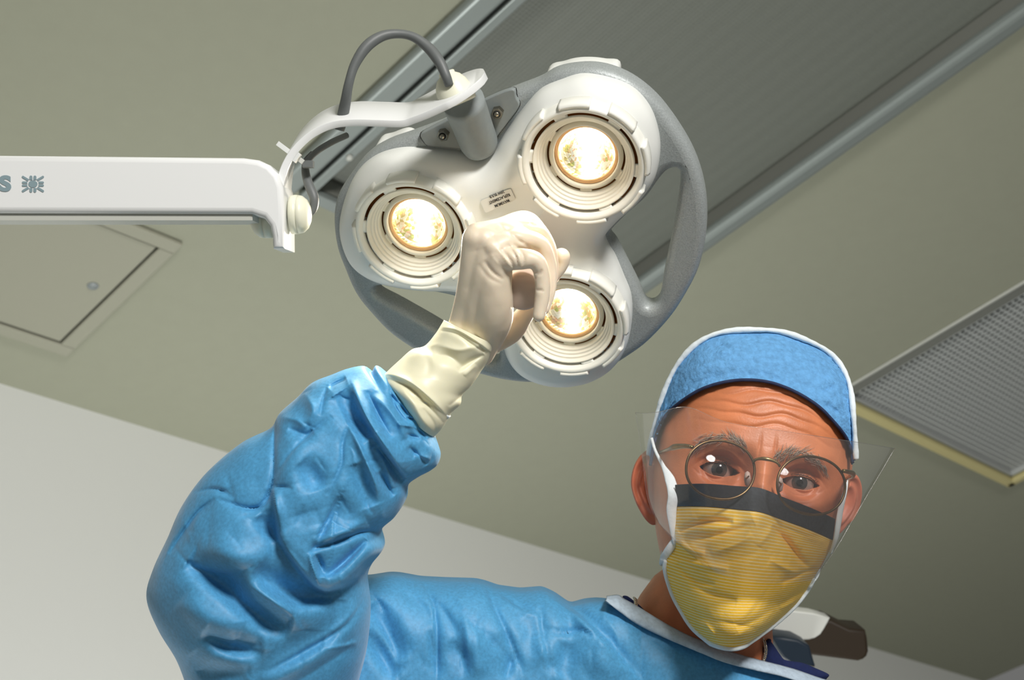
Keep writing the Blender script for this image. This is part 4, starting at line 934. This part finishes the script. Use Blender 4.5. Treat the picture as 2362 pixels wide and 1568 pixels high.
for s_ in ss:                                            # front face, bottom to ridge
    pr = np.sqrt(np.clip(1-(1-np.minimum(s_/170, 1))**2, 0, 1)); D = Dr-Tr*pr-.03*np.clip(s_-170, 0, 600)/600
    rows_.append(np.stack([(xs_-CX)*D/F, (CY-(yt+s_))*D/F, -D], -1))
nfront = len(rows_)
for s_ in (8, 30, 80, 200, 500, 760):                       # back face
    pr = math.sqrt(max(1-(1-min(s_/260, 1))**2, 0)); D = Dr+.13*pr*np.interp(xs_, [1380, 1480], [1, .25])
    rows_.append(np.stack([(xs_-CX)*Dr/F, (CY-(yt+s_))*Dr/F, -D], -1))
G = np.array(rows_); flat = G.reshape(-1, 3); q = pix(flat); fr_ = np.repeat(np.array([min(1, s_/14) for s_ in ss]+[0]*6), nX)
TL = [(c3(a[0]),)+tuple(a[1:]) for a in [
 ([(520,195),(590,320),(630,430),(645,620),(655,1000)], -.0055, 5, .6), ([(115,400),(200,520),(290,680),(360,840)], -.013, 22, .8), ([(95,600),(200,780),(320,980)], -.012, 22, .8), ([(120,300),(200,400),(260,480)], -.004, 7), ([(160,560),(260,720),(340,900)], .006, 16),
 ([(590,600),(620,760),(640,900)], -.005, 9), ([(380,280),(560,440),(610,560)], -.0035, 14), ([(1040,230),(1120,440),(1230,680),(1350,960)], -.006, 8, .6), ([(860,440),(980,590),(1120,720),(1260,900)], -.005, 9, .6), ([(790,300),(880,430),(980,560)], .003, 14),
 ([(650,370),(740,500),(830,640)], -.005, 12), ([(860,480),(890,620),(900,800)], .004, 16), ([(1150,300),(1300,410),(1480,470)], -.005, 8, .6), ([(1170,330),(1330,440),(1480,490)], .003, 7), ([(1500,290),(1490,480),(1520,700),(1580,1000)], -.005, 14, .7),
 ([(1510,600),(1650,625),(1800,610),(1900,645),(2010,690)], -.005, 7, .6), ([(1500,275),(1620,340),(1740,425),(1870,540),(2020,690),(2160,850),(2300,1000)], -.008, 9, .5), ([(1440,270),(1560,320),(1700,430),(1850,570),(1980,700),(2100,830)], .006, 20),
 ([(1750,430),(1850,390)], -.003, 6), ([(1290,800),(1230,900),(1200,1000)], -.006, 16), ([(1180,620),(1230,760),(1250,900)], -.005, 18), ([(1420,650),(1560,820),(1640,1000)], .005, 22), ([(1700,700),(1660,850),(1600,960)], -.006, 28), ([(1900,700),(1960,850),(2100,1000)], .005, 26), ([(750,700),(840,800),(880,960)], -.005, 20), ([(1000,560),(960,760),(1010,960)], .006, 24), ([(1350,500),(1420,640),(1400,820)], -.005, 24), ([(500,820),(600,900),(740,900)], -.0025, 6), ([(880,210),(980,230),(1060,240)], .004, 8)]]
dz = steps(q, [(c3([(2300,1000),(2160,850),(2020,690),(1870,540),(1740,425),(1620,340),(1500,275)]), .005, 60), (c3([(640,1000),(645,620),(630,430),(590,320),(520,195)]), .003, 40)])*fr_+creases(q, TL+crumple((860, 1350, 1900, 1568), 75, 6, .0017))*fr_+fr_*(.0022*vnoise(flat, 45, 12)+.0008*vnoise(flat, 160, 13))
rn = flat/np.linalg.norm(flat, axis=1)[:, None]; flat = flat-rn*dz[:, None]
gown = mesh('surgical_gown', flat, gridf(len(G), nX), M['gown'], person)
mesh('sleeve', v, f, M['gown'], gown)
# white knitted cuff end showing between sleeve and glove
cs_ = [((872,866),(1000,1012),.985,.026),((884,858),(1004,1008),.982,.026),((893,868),(1008,990),.98,.026),((905,862),(1040,960),.978,.026)]
v, f = section_loft(cs_, 20, 80); mesh('knitted_cuff', v, f, M['piping'], gown)
# neckline binding
up1 = [(1399,1374),(1425,1371),(1440,1380),(1470,1397),(1499,1415),(1544,1442),(1589,1465),(1634,1483),(1678,1499),(1718,1512),(1759,1523),(1828,1541),(1899,1565),(1960,1580)]
lw1 = [(1399,1386),(1416,1401),(1440,1419),(1465,1437),(1499,1455),(1540,1474),(1580,1491),(1619,1507),(1660,1524),(1700,1536),(1750,1548),(1810,1562),(1880,1585),(1950,1605)]
Ua, La = interp(up1, 160), interp(lw1, 160); v = []
for i in range(160):
    Dd = np.interp(Ua[i, 0], xs_, Dr)-.012; dd = np.interp(La[i, 0], xs_, Dr)-np.interp(La[i, 0], xs_, Tr)*.62-.004
    for t in np.linspace(0, 1, 9): p_ = Ua[i]*(1-t)+La[i]*t; v.append(V(*p_, Dd*(1-t)+dd*t-.004*math.sin(PI*t)))
    v.append(V(*(Ua[i]+(0, 5)), Dd+.02))
v = np.array(v); v[:, 2] += .0006*vnoise(v, 500, 2); mesh('neck_binding', v, gridf(160, 10), M['bind'], gown, solid=.0015, off=-1)

# navy scrub shirt collar
mb = MB()
def slab(pts, D0_, D1_, th, nm, par, m_=None):
    P = interp(pts, 90, True); c = P.mean(0); v = []; ring = []
    for (s_, dd) in ((.0, -th), (.6, -th*.9), (.93, -th*.5), (1, 0), (1, th), (.6, th*1.5), (0, th*1.6)):
        for p in P: q_ = c+(p-c)*s_; D = np.interp(q_[0], [P[:, 0].min(), P[:, 0].max()], [D0_, D1_])+dd; v.append(V(*q_, D))
    return mesh(nm, v, gridf(7, 90, False, True), m_ or M['navy'], par)
shirt = slab([(1757,1500),(1764,1480),(1775,1476),(1785,1488),(1800,1510),(1812,1522),(1850,1528),(1880,1540),(1913,1556),(1905,1568),(1860,1640),(1760,1640)], 1.125, 1.15, .006, 'scrub_shirt', person)
slab([(1436,1377),(1446,1374),(1462,1385),(1480,1400),(1500,1425),(1480,1425),(1455,1400)], 1.15, 1.13, .004, 'collar', shirt)
slab([(1757,1530),(1760,1490),(1766,1476),(1776,1473),(1779,1482),(1770,1520),(1765,1540)], 1.135, 1.135, .004, 'collar', shirt, M['hem'])

# thin neck chain, seen either side of the neck
nc = empty('necklace', V(1462, 1385, 1.12), 'thin silver chain necklace round the neck of the surgeon, just above the gown collar', 'necklace')
for pts in ([(1463,1380,1.135),(1466,1384,1.13),(1467,1398,1.122),(1464,1412,1.118)], [(1762,1478,1.122),(1765,1490,1.12),(1766,1502,1.119),(1763,1518,1.118),(1757,1535,1.118)]):
    P = interp(VV(pts), 15); mb = MB()
    for i in range(15):
        T = nrm(P[min(i+1, 14)]-P[max(i-1, 0)]); s_ = nrm(np.cross(T, [0, 0, 1] if i % 2 else [1, .3, 1])); Q = [P[i]+T*.0022*math.cos(a)+s_*.0011*math.sin(a) for a in np.linspace(0, 2*PI, 13)]
        mb.tube(Q, .00048, 6, cap=False)
    mb.build('chain', M['chain'], nc)

# ------------------------------------------------------------------ gloved hand
def hand_blobs():
    mb = MB()
    def ch_(pts, n_=26):
        P = interp([(*V(a, b_, D), r*D/F) for a, b_, D, r in pts], n_); X_, R_ = P[:, :3], P[:, 3]
        for i in (0, -1):                               # round ends
            pass
        T0 = nrm(X_[0]-X_[1]); T1 = nrm(X_[-1]-X_[-2]); pre = [X_[0]+T0*R_[0]*math.sin(a) for a in (1.5, 1.2, .9, .6, .3)]; pr = [R_[0]*math.cos(a) for a in (1.5, 1.2, .9, .6, .3)]
        po = [X_[-1]+T1*R_[-1]*math.sin(a) for a in (.3, .6, .9, 1.2, 1.5)]; por = [R_[-1]*math.cos(a) for a in (.3, .6, .9, 1.2, 1.5)]
        mb.tube(np.array(pre+list(X_)+po), pr+list(R_)+por, 20)
    for c in HANDC: ch_(c)
    return mb
HANDC = [
 [(1060,800,.985,42),(1078,720,.972,36),(1090,640,.958,33),(1098,552,.948,33)],
 [(1090,800,.985,46),(1110,700,.965,44),(1125,620,.95,38),(1128,552,.946,30)],
 [(1105,810,.988,38),(1135,720,.962,44),(1142,650,.95,40),(1150,590,.944,34)],
 [(1120,800,.99,30),(1146,740,.968,36),(1150,680,.955,34)],
 [(1100,545,.952,32),(1150,530,.962,27),(1209,508,.982,23),(1240,530,.99,20),(1266,572,.998,18),(1272,620,1.0,16)],
 [(1120,552,.946,30),(1180,532,.955,25),(1238,533,.967,21),(1264,572,.974,18.5),(1272,625,.978,17.5),(1262,680,.975,15)],
 [(1140,570,.942,28),(1195,553,.948,24),(1245,562,.955,20),(1265,610,.960,19),(1266,665,.960,17.5),(1254,712,.957,15)],
 [(1150,600,.942,26),(1195,597,.938,26),(1238,603,.938,20.5),(1251,645,.940,18.5),(1250,690,.941,17.5),(1243,728,.941,15)],
 [(1130,790,.995,30),(1180,760,1.0,30),(1210,725,1.005,22),(1250,665,1.015,20),(1290,612,1.015,20),(1295,592,1.013,21)],
]
tmp = hand_blobs().build('t', M['glove'], None)
tmp.location = (0, 0, 0)
r_ = tmp.modifiers.new('r', 'REMESH'); r_.mode = 'VOXEL'; r_.voxel_size = .0011
s_ = tmp.modifiers.new('s', 'SMOOTH'); s_.factor = .5; s_.iterations = 7
tb = W(np.concatenate([x_ for x_ in hand_blobs().v])).mean(0)
v, f = bake(tmp); v = v+tb
vc = (v-np.array([0, 0, CAMZ])) @ RM                      # back to camera axes
nv_ = np.zeros_like(vc); fa = np.array([q[:3] for q in f]); fn = np.cross(vc[fa[:, 1]]-vc[fa[:, 0]], vc[fa[:, 2]]-vc[fa[:, 0]])
for k in range(3): np.add.at(nv_, fa[:, k], fn)
nv_ /= np.linalg.norm(nv_, axis=1)[:, None]+1e-12; fr_ = np.clip(nv_[:, 2]*2.5, 0, 1)
def c5(pts): return [(860+x*.3509, 470+y*.3509) for x, y in pts]
HLn = [(c5(a[0]),)+tuple(a[1:]) for a in [
 ([(770,330),(830,390),(890,450),(915,480)], .0022, 5), ([(730,370),(790,450),(860,500)], -.003, 7), ([(790,340),(850,410),(915,470)], -.0026, 4.5), ([(840,290),(900,370),(940,450)], -.0028, 5), ([(880,260),(940,340),(965,430)], -.0028, 5), ([(930,260),(985,340),(985,440)], -.0032, 4.5, .7), ([(810,290),(880,370),(930,460)], .0022, 5), ([(900,260),(950,340),(975,430)], .0022, 4.5), ([(690,390),(760,480),(850,530)], -.0018, 8),
 ([(820,115),(960,240),(1100,320)], -.0028, 6, .8), ([(860,105),(1000,150),(1150,240)], -.0026, 6, .8), ([(900,110),(1020,130),(1110,150)], -.0022, 5), ([(1030,120),(1065,140)], -.0018, 3.5), ([(950,240),(990,255)], -.0016, 3.5),
 ([(1040,500),(1080,480),(1115,430)], -.0030, 4.5), ([(1060,490),(1110,470)], .0015, 4), ([(1070,565),(1125,572)], -.0022, 3.5), ([(1040,455),(1090,450)], -.0018, 4), ([(1150,320),(1180,420),(1185,560),(1160,700)], -.002, 5), ([(1165,240),(1215,380),(1215,520)], -.0018, 4),
 ([(640,170),(680,230),(700,300)], .0015, 22), ([(760,170),(800,230),(830,290)], -.0015, 12), ([(620,800),(720,900),(780,970)], -.0015, 8), ([(600,560),(640,700),(600,800)], .001, 20)]]
dz = .6*creases(pix(vc), HLn)*fr_+.00035*vnoise(vc, 260, 21)*fr_
vc = vc-vc/np.linalg.norm(vc, axis=1)[:, None]*dz[:, None]
glove = mesh('surgical_glove', vc, f, M['glove'], person)
cst = [((1024,738),(1152,800),.985,.026),((1017,750),(1137,815),.985,.028),((1004,770),(1127,832),.985,.0275),((980,797),(1110,856),.985,.027),((950,806),(1097,876),.983,.028),((922,830),(1084,893),.982,.029),((896,854),(1066,912),.98,.030),((882,870),(1062,932),.98,.031),((890,884),(1042,952),.979,.032),((905,900),(1030,972),.979,.032),((925,925),(1018,990),.98,.031),((948,958),(1003,1006),.982,.026)]
CL = [(c5(a[0]),)+tuple(a[1:]) for a in [
 ([(455,810),(560,830),(680,900),(760,960),(790,985)], .0022, 5, .7), ([(440,830),(560,860),(660,930),(750,985)], -.0022, 5), ([(340,935),(440,930),(560,960),(690,940),(770,960)], .0022, 12), ([(400,1000),(500,1000),(600,1080)], -.003, 14), ([(560,1100),(640,1040),(730,990)], -.004, 8, .7), ([(600,1130),(680,1060)], .002, 8), ([(700,930),(740,970)], -.002, 6), ([(330,970),(370,1060),(350,1140)], -.0015, 18),
 ([(60,1115),(150,1130),(260,1180),(370,1270),(440,1340),(485,1390)], .0042, 6, .6), ([(50,1150),(130,1160),(240,1210),(340,1300),(420,1390),(465,1440)], -.0035, 7), ([(170,1190),(260,1300),(330,1420),(400,1500)], .002, 12), ([(220,1230),(300,1290),(400,1330)], -.0025, 6), ([(330,1340),(400,1440),(410,1520)], -.002, 8), ([(500,1330),(560,1280),(585,1250)], -.002, 6)]]
v, f = section_loft(cst, 190, 150, lines=CL, wr=(.0006, 130))
mesh('cuff', v, f, M['cuff'], glove)

# ================================================================== things beyond the shoulder
eq = empty('equipment_mount', V(1890, 1470, 1.75), 'white rounded panel with a dark brown housing behind the shoulder of the surgeon', 'equipment')
def slab2(pts, D, th, nm, m_, bev=.004, dx=0):
    pl = [((x-CX)*D/F, (CY-y)*D/F) for x, y in pts]; v, f = plate2d(interp(pl, 120, True) if False else pl, [], th/2, bev); v[:, 2] -= D+th/2; v[:, 2] += dx*(v[:, 0]-v[:, 0].mean())
    return mesh(nm, v, f, m_, eq)
slab2([(1700,1400),(1834,1408),(1875,1413),(1914,1424),(1908,1436),(1900,1450),(1892,1462),(1880,1470),(1866,1475),(1850,1476),(1838,1473),(1700,1462)], 1.75, .03, 'white_panel', M['wpanel'], .002)
slab2([(1790,1440),(1915,1428),(1958,1449),(1995,1452),(1999,1470),(2002,1500),(1998,1512),(1990,1519),(1978,1523),(1876,1510),(1790,1500)], 1.85, .06, 'brown_housing', M['brown'], .004)
slab2([(1780,1466),(1840,1474),(1866,1488),(1872,1510),(1880,1535),(1860,1535),(1825,1530),(1805,1515)], 1.70, .05, 'blue_cover', M['dblue'], .003)
slab2([(1864,1508),(1873,1510),(1879,1538),(1862,1534)], 1.80, .03, 'brown_bracket', M['brown'], .001)
